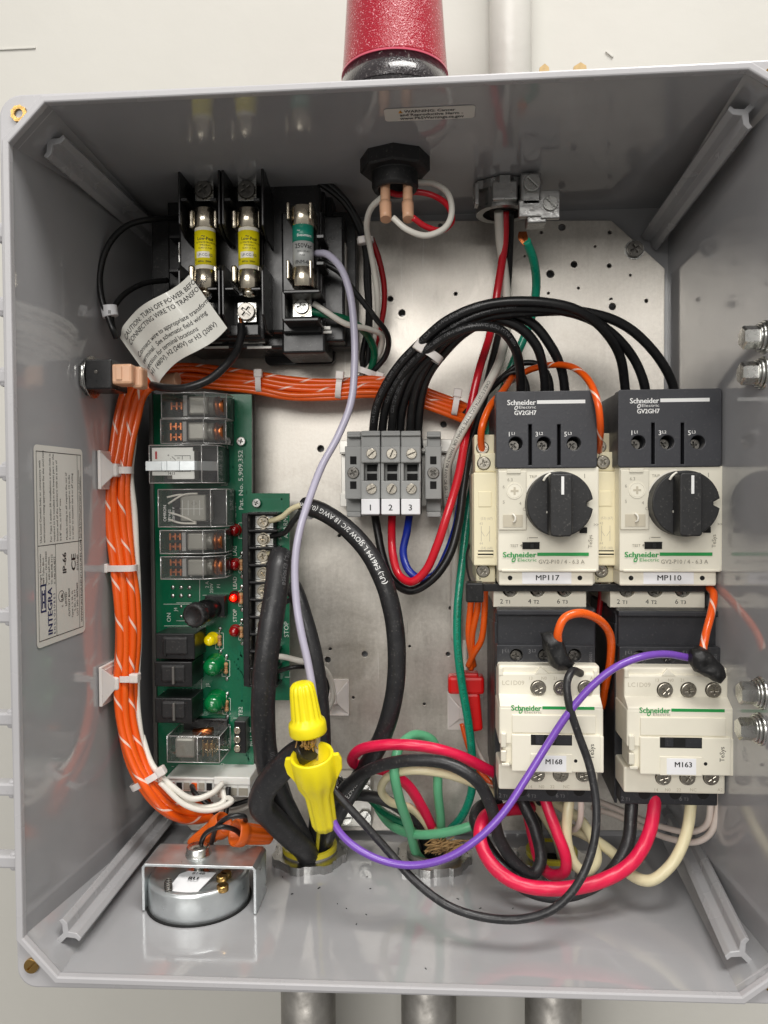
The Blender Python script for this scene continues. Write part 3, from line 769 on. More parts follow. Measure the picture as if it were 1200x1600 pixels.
    b = MB(); kx = Q(875.5, 787, yb-13).x; ks = pxmm(yb-18)
    cx = kx-.3; top = kc.z+R*.97; bot = kc.z-R*.99
    pr = [(cx-16*ks*.98, 0)]
    b.prism([(cx-4.6, yb-8.4, bot+1), (cx-4.6, yb-8.4, top-1.5), (cx-3.9, yb-8.4, top-.4), (cx+3.9, yb-8.4, top-.4), (cx+4.6, yb-8.4, top-1.5), (cx+4.6, yb-8.4, bot+1), (cx+3.6, yb-8.4, bot), (cx-3.6, yb-8.4, bot)], (0, -9.6, 0), .6)
    g = b.build('grip', 'black_matte', kb)
    b = MB(); b.box(cx-.1, cx+1.1, yb-18.2, yb-17.8, top-9.2, top-1.6, .1); b.build('pointer_mark', 'ink_white', kb)
    b = MB(); b.box(cx-4.9, cx-4.62, yb-9.3, yb-8.6, kc.z-4, kc.z-3, .1)
    b.tube([Vector((cx-6.2, yb-9.0, top-3.2)), Vector((cx-5.2, yb-9.4, top-1.5)), Vector((cx-3.2, yb-9.0, top-.1))], .55, 8); b.build('cam_lever', 'fuse_white', kb)
    # trip arc and marks
    b = MB()
    for i in range(26):
        a0 = R_(96+3.2*i); a1 = R_(96+3.2*(i+1)); 
        for r0, r1 in ((R+.5, R+1.3),):
            b.quad(*[(kc.x-1.3+r*math.cos(a), yb-.06-.35, kc.z+r*math.sin(a)) for r, a in ((r0, a0), (r0, a1), (r1, a1), (r1, a0))])
    b.build('trip_arc', 'fuse_white', body)
    b = MB()
    dd = d
    b.ptext('TRIP', 827, 747, yb, 4.4, dd, align='LEFT', off=.12); b.ptext('I', 913.5, 747, yb, 7, dd, off=.12); b.ptext('TEST', 797, 854.5, yb, 4.2, dd, align='LEFT', off=.42)
    q = P(812, 852, yb)+Vector(d); b.bm.faces.new([b.bm.verts.new(v) for v in ((q.x, yb-.42, q.z), (q.x+1.2, yb-.42, q.z-.7), (q.x+1.2, yb-.42, q.z+.7))])
    b.ptext('GV2-P10 / 4 - 6.3 A', 841, 880.5, yb, 6.4, dd, align='LEFT', off=.42, wpx=70)
    b.ptext('TeSys', 925, 856, yb, 6.2, dd, ang=90, align='LEFT', off=.42); b.ptext('>>', 927, 822, yb, 5, dd, ang=0, off=.42, align='LEFT')
    for s, u, v in (('6.3', 797, 752), ('6', 787, 763), ('5', 787, 787), ('4', 813, 789), ('C', 819, 798)): b.ptext(s, u, v, yb-1.1, 5.2, dd, off=.06)
    b.ptext('/', 824, 843, yb, 4, dd, off=.42); a = Q(826, 840, yb); b.quad((a.x, yb-.42, a.z-.15), (a.x+4, yb-.42, a.z-.15), (a.x+4, yb-.42, a.z+.15), (a.x, yb-.42, a.z+.15))
    for (u, v) in ((838, 748), (829, 764), (826, 783)):
        q = Q(u, v, yb); b.ring((q.x, yb-.3, q.z), (0, -1, 0), .05, .5, .05, 10)
    b.build('lettering', 'ink_grey', body)
    b = MB(); b.ptext('Schneider', 785, 870.5, yb, 8.4, dd, align='LEFT', bold=.03, off=.42, wpx=52); b.ptext('Electric', 808, 877, yb, 4.8, dd, align='LEFT', off=.42, wpx=29)
    a = Q(839.5, 863.5, yb-.42); e = Q(920, 868.5, yb-.42); b.quad((a.x, a.y, e.z), (e.x, a.y, e.z), (e.x, a.y, a.z), (a.x, a.y, a.z))
    cxx, czz = Q(802.5, 874.5, yb).x, Q(802.5, 874.5, yb).z
    for i in range(16):
        a0, a1 = 2*PI*i/16, 2*PI*(i+1)/16
        b.quad(*[(cxx+(r*math.cos(a)*.8+.25*r*math.sin(a)), yb-.42, czz+r*math.sin(a)) for r, a in ((.6, a0), (1.1, a0), (1.1, a1), (.6, a1))])
    b.build('lettering', 'ink_green', body)
    b = MB(); b.pbox(816.5, 847.5, 843, 858, yb-.5, yb+1, d); b.pbox(906, 824, 917.5, 833, yb-.5, yb+1, d); b.build('test_slot', 'hole_dark', body)
    b = MB(); b.pbox(816, 847, 843.5, 848, yb-.62, yb-.3, d, .05); b.pbox(829, 849.5, 834, 856, yb-.7, yb-.3, d, .1); b.build('test_slider', 'black_plastic', body)
    for u in (797, 906):
        q = Q(u, 903, yb+2); b = MB(); b.lathe([(1.05, 0), (1.05, .08)], (q.x, yb+2.0, q.z), (0, -1, 0), 16); b.build('fixing_hole', 'hole_dark', body)
    b = MB(); b.pbox(816, 893.6, 893, 912.5, yb+1.75, yb+3, d, .12); ob = b.build('name_label', 'label_white', t)
    b = MB(); b.ptext(tagtxt, 855, 906.5, yb+1.7, 8.3, d, bold=.015, wpx=36); b.build('lettering', 'ink_black', ob)
    # lower terminal strip
    b = MB(); k = pxmm(70)
    a = Q(772, 926, 70); e = Q(915, 948, 70); lp = [(a.x, e.z), (e.x, e.z), (e.x, a.z+1.5)]
    for u in (882, 840, 797):
        q = Q(u, 921, 70); r = 13*k
        lp += [(q.x+r, a.z+1.5)] + [(q.x+r*math.cos(t2), q.z+r*math.sin(t2)-.0) for t2 in [-PI*j/10*1.0 for j in range(0, 11)]] + [(q.x-r, a.z+1.5)]
    lp += [(a.x, a.z+1.5)]
    b.plate([lp], 70, 76, .3); b.box(a.x, e.x, 75.5, 118, e.z, a.z+8, .4); lt = b.build('lower_terminals', 'cream', t)
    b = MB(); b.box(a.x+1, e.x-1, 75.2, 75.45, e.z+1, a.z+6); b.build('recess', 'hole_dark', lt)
    for u in (882, 840, 797):
        q = Q(u, 922, 75); screw(lt, (q.x, 74.2, q.z), 2.6, 'cross', 'steel_dark', 'clamp_screw')
    b = MB()
    for u, s1, s2 in ((781, '2', 'T1'), (825, '4', 'T2'), (870, '6', 'T3')):
        b.ptext(s1, u, 943, 70, 7.5, d, align='LEFT'); b.ptext(s2, u+8.5, 943, 70, 5.6, d, align='LEFT', bold=.01)
    b.build('lettering', 'ink_black', lt)
    return t
DXB = 53.0
breaker(0, 'MP117', 'motor breaker with black rotary knob and MP117 name label', '')
breaker(DXB, 'MP110', 'motor breaker with black rotary knob and MP110 name label', '')

# auxiliary contact blocks beside the breakers
def aux(dx, label, du=0):
    d = (dx, 0, 0); t = thing('auxiliary_contact', label, 'contact block', P(757, 800, BY)+Vector(d), 'auxiliary contact blocks')
    ya = 66
    def Q(u, v, y): return P(u, v, y)+Vector(d)
    b = MB(); b.pbox(741, 679, 775, 712, ya+10, 110, d, .6); b.pbox(742, 708, 777, 738, ya+4, 110, d, .6); b.pbox(740, 738, 779, 884, ya, 112, d, .6); b.pbox(744, 884, 774, 910, ya+6, 110, d, .6)
    b.pbox(738, 740, 744, 880, ya+7, 112, d, .4)
    body = b.build('body', 'cream_aux', t)
    b = MB(); b.pbox(747.5, 768, 768, 792, ya-.35, ya+1, d, .25); b.build('push_tab', 'cream_aux', t); b = MB(); b.pbox(746, 862, 771, 865.5, ya-.5, ya+1, d, .3); b.pbox(746, 867.5, 771, 870.5, ya-.5, ya+1, d, .3); b.build('clip', 'cream_aux', t)
    b = MB(); b.pbox(747, 865.6, 771, 867.4, ya-.3, ya+.5, d); b.pbox(747, 860, 771, 862, ya-.2, ya+.5, d); b.build('slot', 'hole_dark', t)
    for (u, v, y, r) in ((754, 700, ya+9.7, 9), (756, 724, ya+3.7, 9.5), (755, 892, ya+5.7, 9.5)):
        q = Q(u, v, y); b = MB(); b.lathe([(r*pxmm(y)*1.12, 0), (r*pxmm(y)*1.12, .08)], (q.x, y+.3, q.z), (0, -1, 0), 24); b.build('screw_well', 'hole_dark', t)
        screw(t, (q.x, y-.1, q.z), r*pxmm(y)*.92)
    b = MB()
    for (s, u, v, sz) in (('(53) (67)', 751, 812, 4), ('43', 749, 820, 4), ('(54) (68)', 751, 858, 4), ('44', 749, 851, 4)): b.ptext(s, u, v, ya, sz, d, align='LEFT', wpx=18 if len(s) > 3 else None)
    for (u0, v0, u1, v1) in ((752, 822, 752, 846), (765, 822, 765, 846), (752, 830, 757, 838), (765, 830, 760, 838)):
        a = Q(u0, v0, ya-.06); e = Q(u1, v1, ya-.06); b.quad((a.x-.12, a.y, a.z), (a.x+.12, a.y, a.z), (e.x+.12, a.y, e.z), (e.x-.12, a.y, e.z))
    b.build('lettering', 'ink_dim', body)
    b = MB(); b.ptext('7', 750, 716, ya+4, 6, d); b.ptext('V', 750, 906, ya+6, 5, d); b.build('lettering', 'ink_black', body)
    return t
aux(0, 'narrow cream contact block left of the breaker marked MP117, orange wire in its top')
aux(P(929+16, 800, 66).x-P(757, 800, 66).x, 'narrow cream contact block squeezed between the two motor breakers')

# =================================================================== CONTACTORS
def dist_fix(x): return x
def contactor(dx, dz, tagtxt, label):
    d = (dx, 0, dz); t = thing('contactor', label, 'contactor', P(855, 1100, BY)+Vector(d), 'motor contactors')
    def Q(u, v, y): return P(u, v, y)+Vector(d)
    yt, yu, ym = 58, 50, 44
    # dark base with upper terminal shroud
    b = MB()
    b.pbox(777, 951, 931, 1014, yt+6, 100, d, .8); 
    a = Q(777, 1009, yt); e = Q(929, 1044, yt); k = pxmm(yt)
    loops = [rrect(a.x, e.x, e.z, a.z, .4)]
    for u in (807, 851, 898): q = Q(u, 1024, yt); loops.append(circ(q.x, q.z, 11*k, 24))
    b.plate(loops, yt, yt+6.5, .3)
    b.pbox(774, 955, 930, 1245, yt+8, 122, d, .8)
    b.pbox(778, 1225, 927, 1253, yt, yt+10, d, .6)
    b.pbox(776, 953, 930, 962, yt+3, yt+9, d, .6)
    b.prism([(Q(774, 1000, 80).x-.2, 66, Q(774, 972, 66).z), (Q(774, 1000, 80).x-.2, 118, Q(774, 972, 66).z-6), (Q(774, 1000, 80).x-.2, 118, Q(774, 1250, 66).z+5), (Q(774, 1000, 80).x-.2, 66, Q(774, 1250, 66).z)], (-1.2, 0, 0), .3)
    base = b.build('base', 'charcoal_dark', t)
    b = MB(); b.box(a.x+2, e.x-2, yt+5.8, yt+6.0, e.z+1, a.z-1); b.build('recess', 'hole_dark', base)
    for u in (807, 851, 898): q = Q(u, 1024, yt+5.5); screw(base, (q.x-.4, yt+4.9, q.z-.2), 8.5*pxmm(yt), 'cross', 'steel_dark', 'clamp_screw')
    b = MB()
    for u, s1, s2 in ((783, '1', 'L1'), (825, '3', 'L2'), (872, '5', 'L3')): b.ptext(s1, u, 1021, yt, 7.0, d, align='LEFT'); b.ptext(s2, u+6, 1019, yt, 4.8, d, align='LEFT')
    for u, s1, s2 in ((779, '2', 'T1'), (823, '4', 'T2'), (868, '6', 'T3')): b.ptext(s1, u, 1246, yt, 7.0, d, align='LEFT'); b.ptext(s2, u+7, 1246, yt, 5.0, d, align='LEFT')
    b.ptext('882021', 925, 1036, yt, 4.2, d, ang=90, align='LEFT')
    b.build('lettering', 'ink_faint', base)
    for u in (815, 862, 905):
        q = Q(u, 1235, yt-.05); b = MB(); b.lathe([(2.6, 0), (2.6, .06)], (q.x, yt-.02, q.z), (0, -1, 0), 16); b.build('wire_opening', 'hole_dark', base)
    # cream upper face
    b = MB(); b.pbox(779, 1040, 937, 1102, yu+1.2, 72, d, .9); b.pbox(779, 1052, 938, 1100, yu, 60, d, .8)
    b.pbox(779, 1043, 786, 1056, yu-.3, 60, d, .4); b.pbox(928, 1048, 934, 1060, yu-.3, 60, d, .4)
    q0 = Q(822, 1050, yu); 
    b.prism([(Q(845, 1052, yu).x, yu-.3, Q(845, 1042, yu).z), (Q(858, 1052, yu).x, yu-.3, Q(845, 1053, yu).z), (Q(836, 1052, yu).x, yu-.3, Q(845, 1053, yu).z)], (0, 3, 0), .2)
    body = b.build('upper_face', 'cream', t)
    b = MB(); b.pbox(779, 1195, 934, 1235, yu, 72, d, .8); b.build('lower_face', 'cream', t)
    b = MB()
    pf = []
    zA, zB = Q(860, 1094, ym).z, Q(860, 1206, ym).z; x0, x1 = Q(780, 1150, ym).x, Q(943, 1150, ym).x
    # raised middle block with a lid line
    b.box(x0, x1, ym, 66, zB+11.5, zA-3.2, .8)
    b.prism([(x0+.3, yu+.5, zA+1.2), (x0+.3, ym+.1, zA-2.6), (x0+.3, ym+.1, zA-6), (x0+.3, yu+2, zA-6)], (x1-x0-.6, 0, 0), .3)
    b.box(x0+5.2, x1-1.4, ym-1.2, 60, zB+.3, zB+12.0+4.4, .5); b.box(x0+1.6, x1-.5, ym+1, 60, zB+2.0, zB+13, .5); b.box(x1-2.4, x1+.0, ym-.6, 60, zB+.1, zB+15.8, .4)
    xw0, xw1 = Q(829, 1157, ym).x, Q(893, 1157, ym).x; zw0, zw1 = Q(860, 1163, ym).z, Q(860, 1147, ym).z
    b.box(x0+5.5, x1-3.4, ym-.7, ym+.5, Q(860, 1145, ym).z, Q(860, 1117, ym).z, .3)
    mid = b.build('front_cover', 'cream', t)
    b = MB(); b.box(xw0, xw1, ym-1.28, ym-1.0, zw0, zw1); b.build('window', 'hole_dark', mid)
    b = MB(); b.box(xw0+2, xw0+5.5, ym-1.5, ym-1.2, zw0+.6, zw1-.3, .1); b.box(xw0+10.5, xw1-.3, ym-1.45, ym-1.2, zw0+.4, zw1-.4, .1); b.build('slide', 'charcoal_dark', mid)
    # clear latch
    b = MB()
    for v0, v1 in ((1144, 1167), (1171, 1189)):
        a = Q(782, v0, ym); e = Q(791, v1, ym); b.box(a.x, e.x, ym-1.3, ym+1.5, e.z, a.z, .5)
    a = Q(783, 1196, ym); b.box(a.x, a.x+3.6, ym-1.3, ym+1, a.z, a.z+1.4, .4)
    b.build('latch', 'cream_clear', t)
    # marker label
    a = Q(829, 1176, ym); e = Q(893, 1206, ym)
    b = MB(); b.box(a.x, e.x, ym-1.55, ym-.9, e.z+.1, a.z, .15); b.build('label_holder', 'cream', mid)
    b = MB(); b.box(Q(839, 1190, ym).x, Q(884, 1190, ym).x, ym-1.7, ym-1.4, e.z+.5, a.z-.6, .12); nl = b.build('name_label', 'label_white', mid)
    b = MB(); b.ptext(tagtxt, 865, 1194, ym-1.7, 8.2, d, bold=.02, wpx=26); b.build('lettering', 'ink_black', nl)
    q = Q(899.5, 1189, ym-1.2); b = MB(); b.lathe([(.75, 0), (.75, .06)], (q.x, ym-1.2, q.z), (0, -1, 0), 14); b.build('test_hole', 'hole_dark', mid)
    b = MB(); b.ptext('TeSys', 928, 1186, ym-1.2, 7.2, d, ang=90, align='LEFT', off=.08); b.build('lettering', 'ink_black', mid)
    # logo
    b = MB(); b.ptext('Schneider', 798, 1110, ym, 8.8, d, align='LEFT', bold=.03, wpx=47, off=.1)
    a = Q(847.5, 1103.5, ym-.1); e = Q(929, 1109.3, ym-.1); b.quad((a.x, a.y, e.z), (e.x, a.y, e.z), (e.x, a.y, a.z), (a.x, a.y, a.z))
    cxx, czz = Q(813.5, 1111.5, ym).x, Q(813.5, 1111.5, ym).z
    for i in range(16):
        a0, a1 = 2*PI*i/16, 2*PI*(i+1)/16
        b.quad(*[(cxx+(r*math.cos(a)*.8+.25*r*math.sin(a)), ym-.1, czz+r*math.sin(a)) for r, a in ((.55, a0), (1.0, a0), (1.0, a1), (.55, a1))])
    b.build('lettering', 'ink_green', mid)
    b = MB(); b.ptext('Electric', 819, 1114.5, ym, 4.2, d, align='LEFT', wpx=26, off=.1); b.build('lettering', 'ink_grey', mid)
    b = MB(); b.ptext('LC1D09', 784, 1070, yu, 7.2, d, align='LEFT', wpx=34)
    for s, u in (('13', 829), ('N0', 850), ('21', 868), ('A1', 926)): b.ptext(s, u, 1062, yu, 5, d)
    for s, u in (('14', 828), ('N0', 846), ('22', 863), ('NC', 885), ('A2', 926)): b.ptext(s, u, 1231.5, yu, 5, d)
    b.build('lettering', 'ink_dim', body)
    for (u, v) in ((841, 1075), (877, 1075), (915, 1075), (839, 1210), (876, 1210), (912, 1210)):
        q = Q(u, v, yu-.2); k = pxmm(yu); b = MB(); b.ring((q.x, yu-.05, q.z), (0, -1, 0), .1, 12.3*k, .1, 28); b.build('screw_well', 'steel_dark', t)
        screw(t, (q.x, yu-.6, q.z), 10.2*k, 'cross', 'screw_steel', 'terminal_screw', 1.0)
    return t
DXC = P(855+198, 1100, 50).x-P(855, 1100, 50).x
contactor(0, 0, 'M168', 'cream and charcoal contactor with the M168 name label')
contactor(DXC, -.3, 'M163', 'cream and charcoal contactor with the M163 name label')

# =================================================================== TERMINAL BLOCKS
def endclamp(u0, u1, label):
    t = thing('end_clamp', label, 'end clamp', P((u0+u1)/2, 740, BY), 'end clamps of the terminal strip'); y = 92
    b = MB()
    uc = (u0+u1)/2
    b.pbox(u0, 697, u1, 780, y, 120, (0, 0, 0), .5); b.pbox(u0+3, 674, u1-1, 700, y+8, 120, (0, 0, 0), .5); b.pbox(u0+3, 678, u1-1, 683, y+4, 120, (0, 0, 0), .5); b.pbox(u0+2, 778, u1-1, 800, y+10, 120, (0, 0, 0), .5); b.pbox(u0+3, 800, u1-1, 808, y+3, 120, (0, 0, 0), .5)
    b.build('body', 'terminal_grey', t)
    b = MB(); b.pbox(uc-5, 713, uc+5, 725.5, y-.1, y+.3); b.pbox(uc-5, 752, uc+5, 764, y-.1, y+.3); b.build('slot', 'hole_dark', t)
    q = P(uc, 739, y); k = pxmm(y); b = MB(); b.lathe([(9.4*k, 0), (9.4*k, .08)], (q.x, y, q.z), (0, -1, 0), 24); b.build('screw_well', 'hole_dark', t)
    screw(t, (q.x, y-.3, q.z), 8.2*k, 'cross', 'steel_dark')
endclamp(539, 565, 'grey end clamp with a black cross screw, left of terminal 1')
endclamp(664, 690, 'grey end clamp with a black cross screw, right of terminal 3')
for i, u0 in enumerate((563.5, 595, 626)):
    u1 = u0+(30.5 if i < 2 else 31.5)
    t = thing('terminal_block', ('grey screw terminal with white tag 1 above the black wire', 'grey screw terminal with white tag 2 above the red wire', 'grey screw terminal with white tag 3 above the blue wire')[i], 'terminal block', P(u0+15, 740, BY), 'numbered terminal blocks'); y = 86
    b = MB(); b.pbox(u0+.5, 673, u1, 700, y+8, 120, bev=.5); b.pbox(u0+.5, 676, u1, 681, y+6, 120, bev=.5); b.pbox(u0, 697, u1, 723, y, 118, bev=.6); b.pbox(u0, 751, u1, 780, y, 118, bev=.6); b.pbox(u0+1, 720, u1, 755, y+8, 118, bev=.3)
    b.pbox(u0, 720, u0+5, 755, y+2, 118, bev=.3); b.pbox(u1-3, 720, u1, 755, y+2, 118, bev=.3)
    b.pbox(u0+1, 778, u1, 806, y+4, 118, bev=.5)
    b.build('body', 'terminal_grey', t)
    b = MB(); b.pbox(u0+10, 726, u1-5, 736.5, y+7.7, y+8.1); b.pbox(u0+10, 740, u1-5, 750.5, y+7.7, y+8.1); b.build('jumper_slot', 'hole_dark', t)
    for v in (709, 764):
        q = P(u0+17, v, y); k = pxmm(y); b = MB(); b.lathe([(8.2*k, 0), (8.2*k, .06)], (q.x, y, q.z), (0, -1, 0), 24); b.build('screw_well', 'hole_dark', t)
        screw(t, (q.x, y-.25, q.z), 7.4*k, 'slot', 'screw_steel')
    b = MB(); b.pbox(u0+.8, 779.5, u1-1, 804, y-3, y+4, bev=.4); nt_ = b.build('number_tag', 'label_white', t)
    b = MB(); b.ptext(str(i+1), u0+15, 797.5, y-3, 9.6, bold=.02); b.build('lettering', 'ink_black', nt_)
t = thing('din_rail', 'steel mounting rail behind the grey terminal blocks', 'rail', P(620, 740, BY))
b = MB(); q0 = P(537, 740, 120); q1 = P(697, 740, 120)
b.box(q0.x-2, q1.x+3, 119.5, 120.7, q0.z-17.5, q0.z-11, .2); b.box(q0.x-2, q1.x+3, 119.5, 120.7, q0.z+11, q0.z+17.5, .2); b.box(q0.x-2, q1.x+3, 126, 127.2, q0.z-11.5, q0.z+11.5, .2)
b.box(q0.x-2, q1.x+3, 120.5, 127, q0.z+10.5, q0.z+11.6, .1); b.box(q0.x-2, q1.x+3, 120.5, 127, q0.z-11.6, q0.z-10.5, .1); b.build('profile', 'tin_plate', t)

# =================================================================== TRANSFORMER AND FUSES
tr = thing('control_transformer', 'black control transformer behind the fuse holders', 'transformer', P(400, 420, BY))
b = MB(); b.pbox(262, 300, 520, 540, 104, 121, bev=1.2); b.pbox(285, 288, 508, 545, 96, 124, bev=1.5); b.pbox(404, 262, 500, 520, 88, 110, bev=1.6); b.pbox(500, 336, 538, 534, 95, 112, bev=1.2); b.pbox(505, 350, 536, 530, 100, 118, bev=1); b.build('winding_case', 'black_plastic', tr)
b = MB(); b.box(P(250, 400, 118).x, P(560, 400, 118).x, 106, 119, P(400, 550, 115).z, P(400, 345, 115).z, .6); b.build('core', 'black_matte', tr)
b = MB(); xx = P(538, 430, 95).x+.02; z1_, z0_ = P(538, 378, 97).z, P(538, 500, 97).z; b.box(xx, xx+.2, 98, 111, z0_, z1_, .05); b.build('side_label', 'silver_label', tr)
b = MB(); q = P(505, 552, 122)
a = P(440, 540, 124); e = P(524, 570, 124)
b.plate([rrect(a.x-8, e.x, e.z, a.z+10, 3), circ(P(512, 553, 124).x, P(512, 553, 124).z, 2.0, 16)], 120, 123.5, .3); b.build('mounting_foot', 'black_plastic', tr)
q = P(496, 556, 119.6); screw(tr, (q.x, 118.8, q.z), 2.2, 'cross', 'screw_steel', 'mounting_screw')

def fuseblock(u0, u1, vt, vb, yf, label, loc):
    t = thing('fuse_holder', label, 'fuse holder', loc); return t
def small_plate(b, u0, v0, u1, v1, y, th=.8): b.pbox(u0, v0, u1, v1, y, y+th, bev=.15)
# two-pole block
fh = thing('fuse_holder', 'black two-pole fuse holder carrying the two yellow fuses', 'fuse holder', P(345, 420, 104))
b = MB()
b.pbox(280, 262, 412, 532, 86, 104, bev=1)
for u, (va, vb_) in ((278, (252, 350)), (340, (252, 350)), (346, (252, 350)), (408, (258, 352))):
    zt_ = P(u, va, 66).z; zm = P(u, vb_, 66).z
    x = P(u, 300, 66).x
    b.prism([(x, 66, zt_), (x, 66, zm), (x, 74, zm-4), (x, 90, zm-5), (x, 90, zt_-6)], (1.1, 0, 0), .3)
for u in (278, 340, 346, 408):
    x = P(u, 430, 68).x; zt_ = P(u, 412, 68).z; zb_ = P(u, 512, 68).z
    b.prism([(x, 70, zt_), (x, 68, zt_-3), (x, 68, zb_+6), (x, 76, zb_), (x, 90, zb_), (x, 90, zt_)], (1.1, 0, 0), .3)
for u0 in (282, 350):
    b.pbox(u0, 309, u0+10, 314, 66, 88, bev=.3); b.pbox(u0+46, 309, u0+56, 314, 66, 88, bev=.3)
    b.pbox(u0+1, 449, u0+15, 453, 68, 88, bev=.3); b.pbox(u0+42, 449, u0+57, 453, 68, 88, bev=.3); b.pbox(u0, 458, u0+58, 462, 78, 88, bev=.3)
    b.pbox(u0+4, 507, u0+54, 524, 80, 90, bev=.4)
b.pbox(284, 520, 412, 545, 92, 110, bev=1)
b.pbox(264, 367, 282, 372, 96, 104, bev=.3); b.pbox(264, 420, 282, 425, 96, 104, bev=.3)
b.build('housing', 'black_plastic', fh)
for (u0, uc) in ((283, 315), (350, 382)):
    b = MB()
    for v0, v1 in ((325, 354), (412, 440)):
        for du in (-23, 14): 
            a = P(uc+du, v0, 70); e = P(uc+du+9, v1, 70); b.box(a.x, e.x, 71.5, 84, e.z, a.z, 1.1, seg=3)
    b.build('fuse_clip', 'nickel', fh)
    for v, ang in ((298, .6), (488, .9)):
        q = P(uc+4, v, 80); b = MB(); b.box(q.x-4.6, q.x+4.6, 80, 81, q.z-4.8, q.z+4.8, .2); b.build('terminal_plate', 'zinc', fh)
        b = MB(); b.ring((q.x, 80, q.z), (0, -1, 0), 2.2, 4.4, .7, 30, fn=lambda t_, h: 1+.06*math.cos(15*t_)); b.build('lock_washer', 'screw_steel', fh)
        screw(fh, (q.x, 78.6, q.z), 3.9, 'cross', 'steel_dark', 'terminal_screw', 1.6, ang)
    b = MB(); b.pbox(uc-4, 532, uc+32, 536.5, 91.8, 92.2); b.pbox(uc+4, 541, uc+42, 544.5, 91.8, 92.2); lb = b.build('rating_strip', 'silver_label', fh)
    b = MB(); b.ptext('Bussmann', uc+14, 536, 91.8, 3.2, bold=.03); b.build('lettering', 'ink_black', lb)
q = P(290, 393, 92); b = MB(); b.box(q.x-4, q.x+4, 92.6, 93.2, q.z-5, q.z+5, .2); b.build('side_terminal', 'zinc', fh); screw(fh, (q.x, 92, q.z), 3.3, 'cross', 'steel_dark', 'terminal_screw', ang=.2)
# single-pole block
fh2 = thing('fuse_holder', 'black single-pole fuse holder carrying the green and silver fuse', 'fuse holder', P(470, 400, 104))
b = MB(); b.pbox(440, 330, 500, 520, 84, 106, bev=1); b.pbox(442, 452, 500, 458, 66, 86, bev=.5); b.pbox(442, 496, 498, 502, 70, 86, bev=.5); b.pbox(440, 500, 508, 552, 88, 116, bev=1.2)
b.pbox(494, 366, 506, 372, 72, 90, bev=.3); b.pbox(494, 408, 506, 414, 72, 90, bev=.3); b.pbox(440, 455, 446, 500, 70, 86, bev=.4)
b.pbox(494, 330, 504, 520, 86, 100, bev=.6)
b.build('housing', 'black_plastic', fh2)
b = MB()
for v0, v1 in ((317, 344), (407, 437)):
    for u in (448, 483): a = P(u, v0, 68); e = P(u+5, v1, 68); b.box(a.x, e.x, 66.5, 84, e.z, a.z, .6)
b.build('fuse_clip', 'nickel', fh2)
q = P(472, 480, 80); b = MB(); b.box(q.x-4.6, q.x+4.6, 80, 81, q.z-4.6, q.z+4.6, .2); b.build('terminal_plate', 'zinc', fh2)
b = MB(); b.ring((q.x, 80, q.z), (0, -1, 0), 2.2, 4.2, .7, 30); b.build('lock_washer', 'screw_steel', fh2)
screw(fh2, (q.x, 78.8, q.z), 3.2, 'cross', 'zinc', 'terminal_screw', 1.6, .25)
b = MB(); b.pbox(478, 510, 516, 515, 87.7, 88.1); b.pbox(480, 517, 518, 521, 87.7, 88.1); lb = b.build('rating_strip', 'silver_label', fh2)
b = MB(); b.ptext('Bussmann', 497, 514.4, 87.7, 3.4, bold=.03); b.build('lettering', 'ink_black', lb)

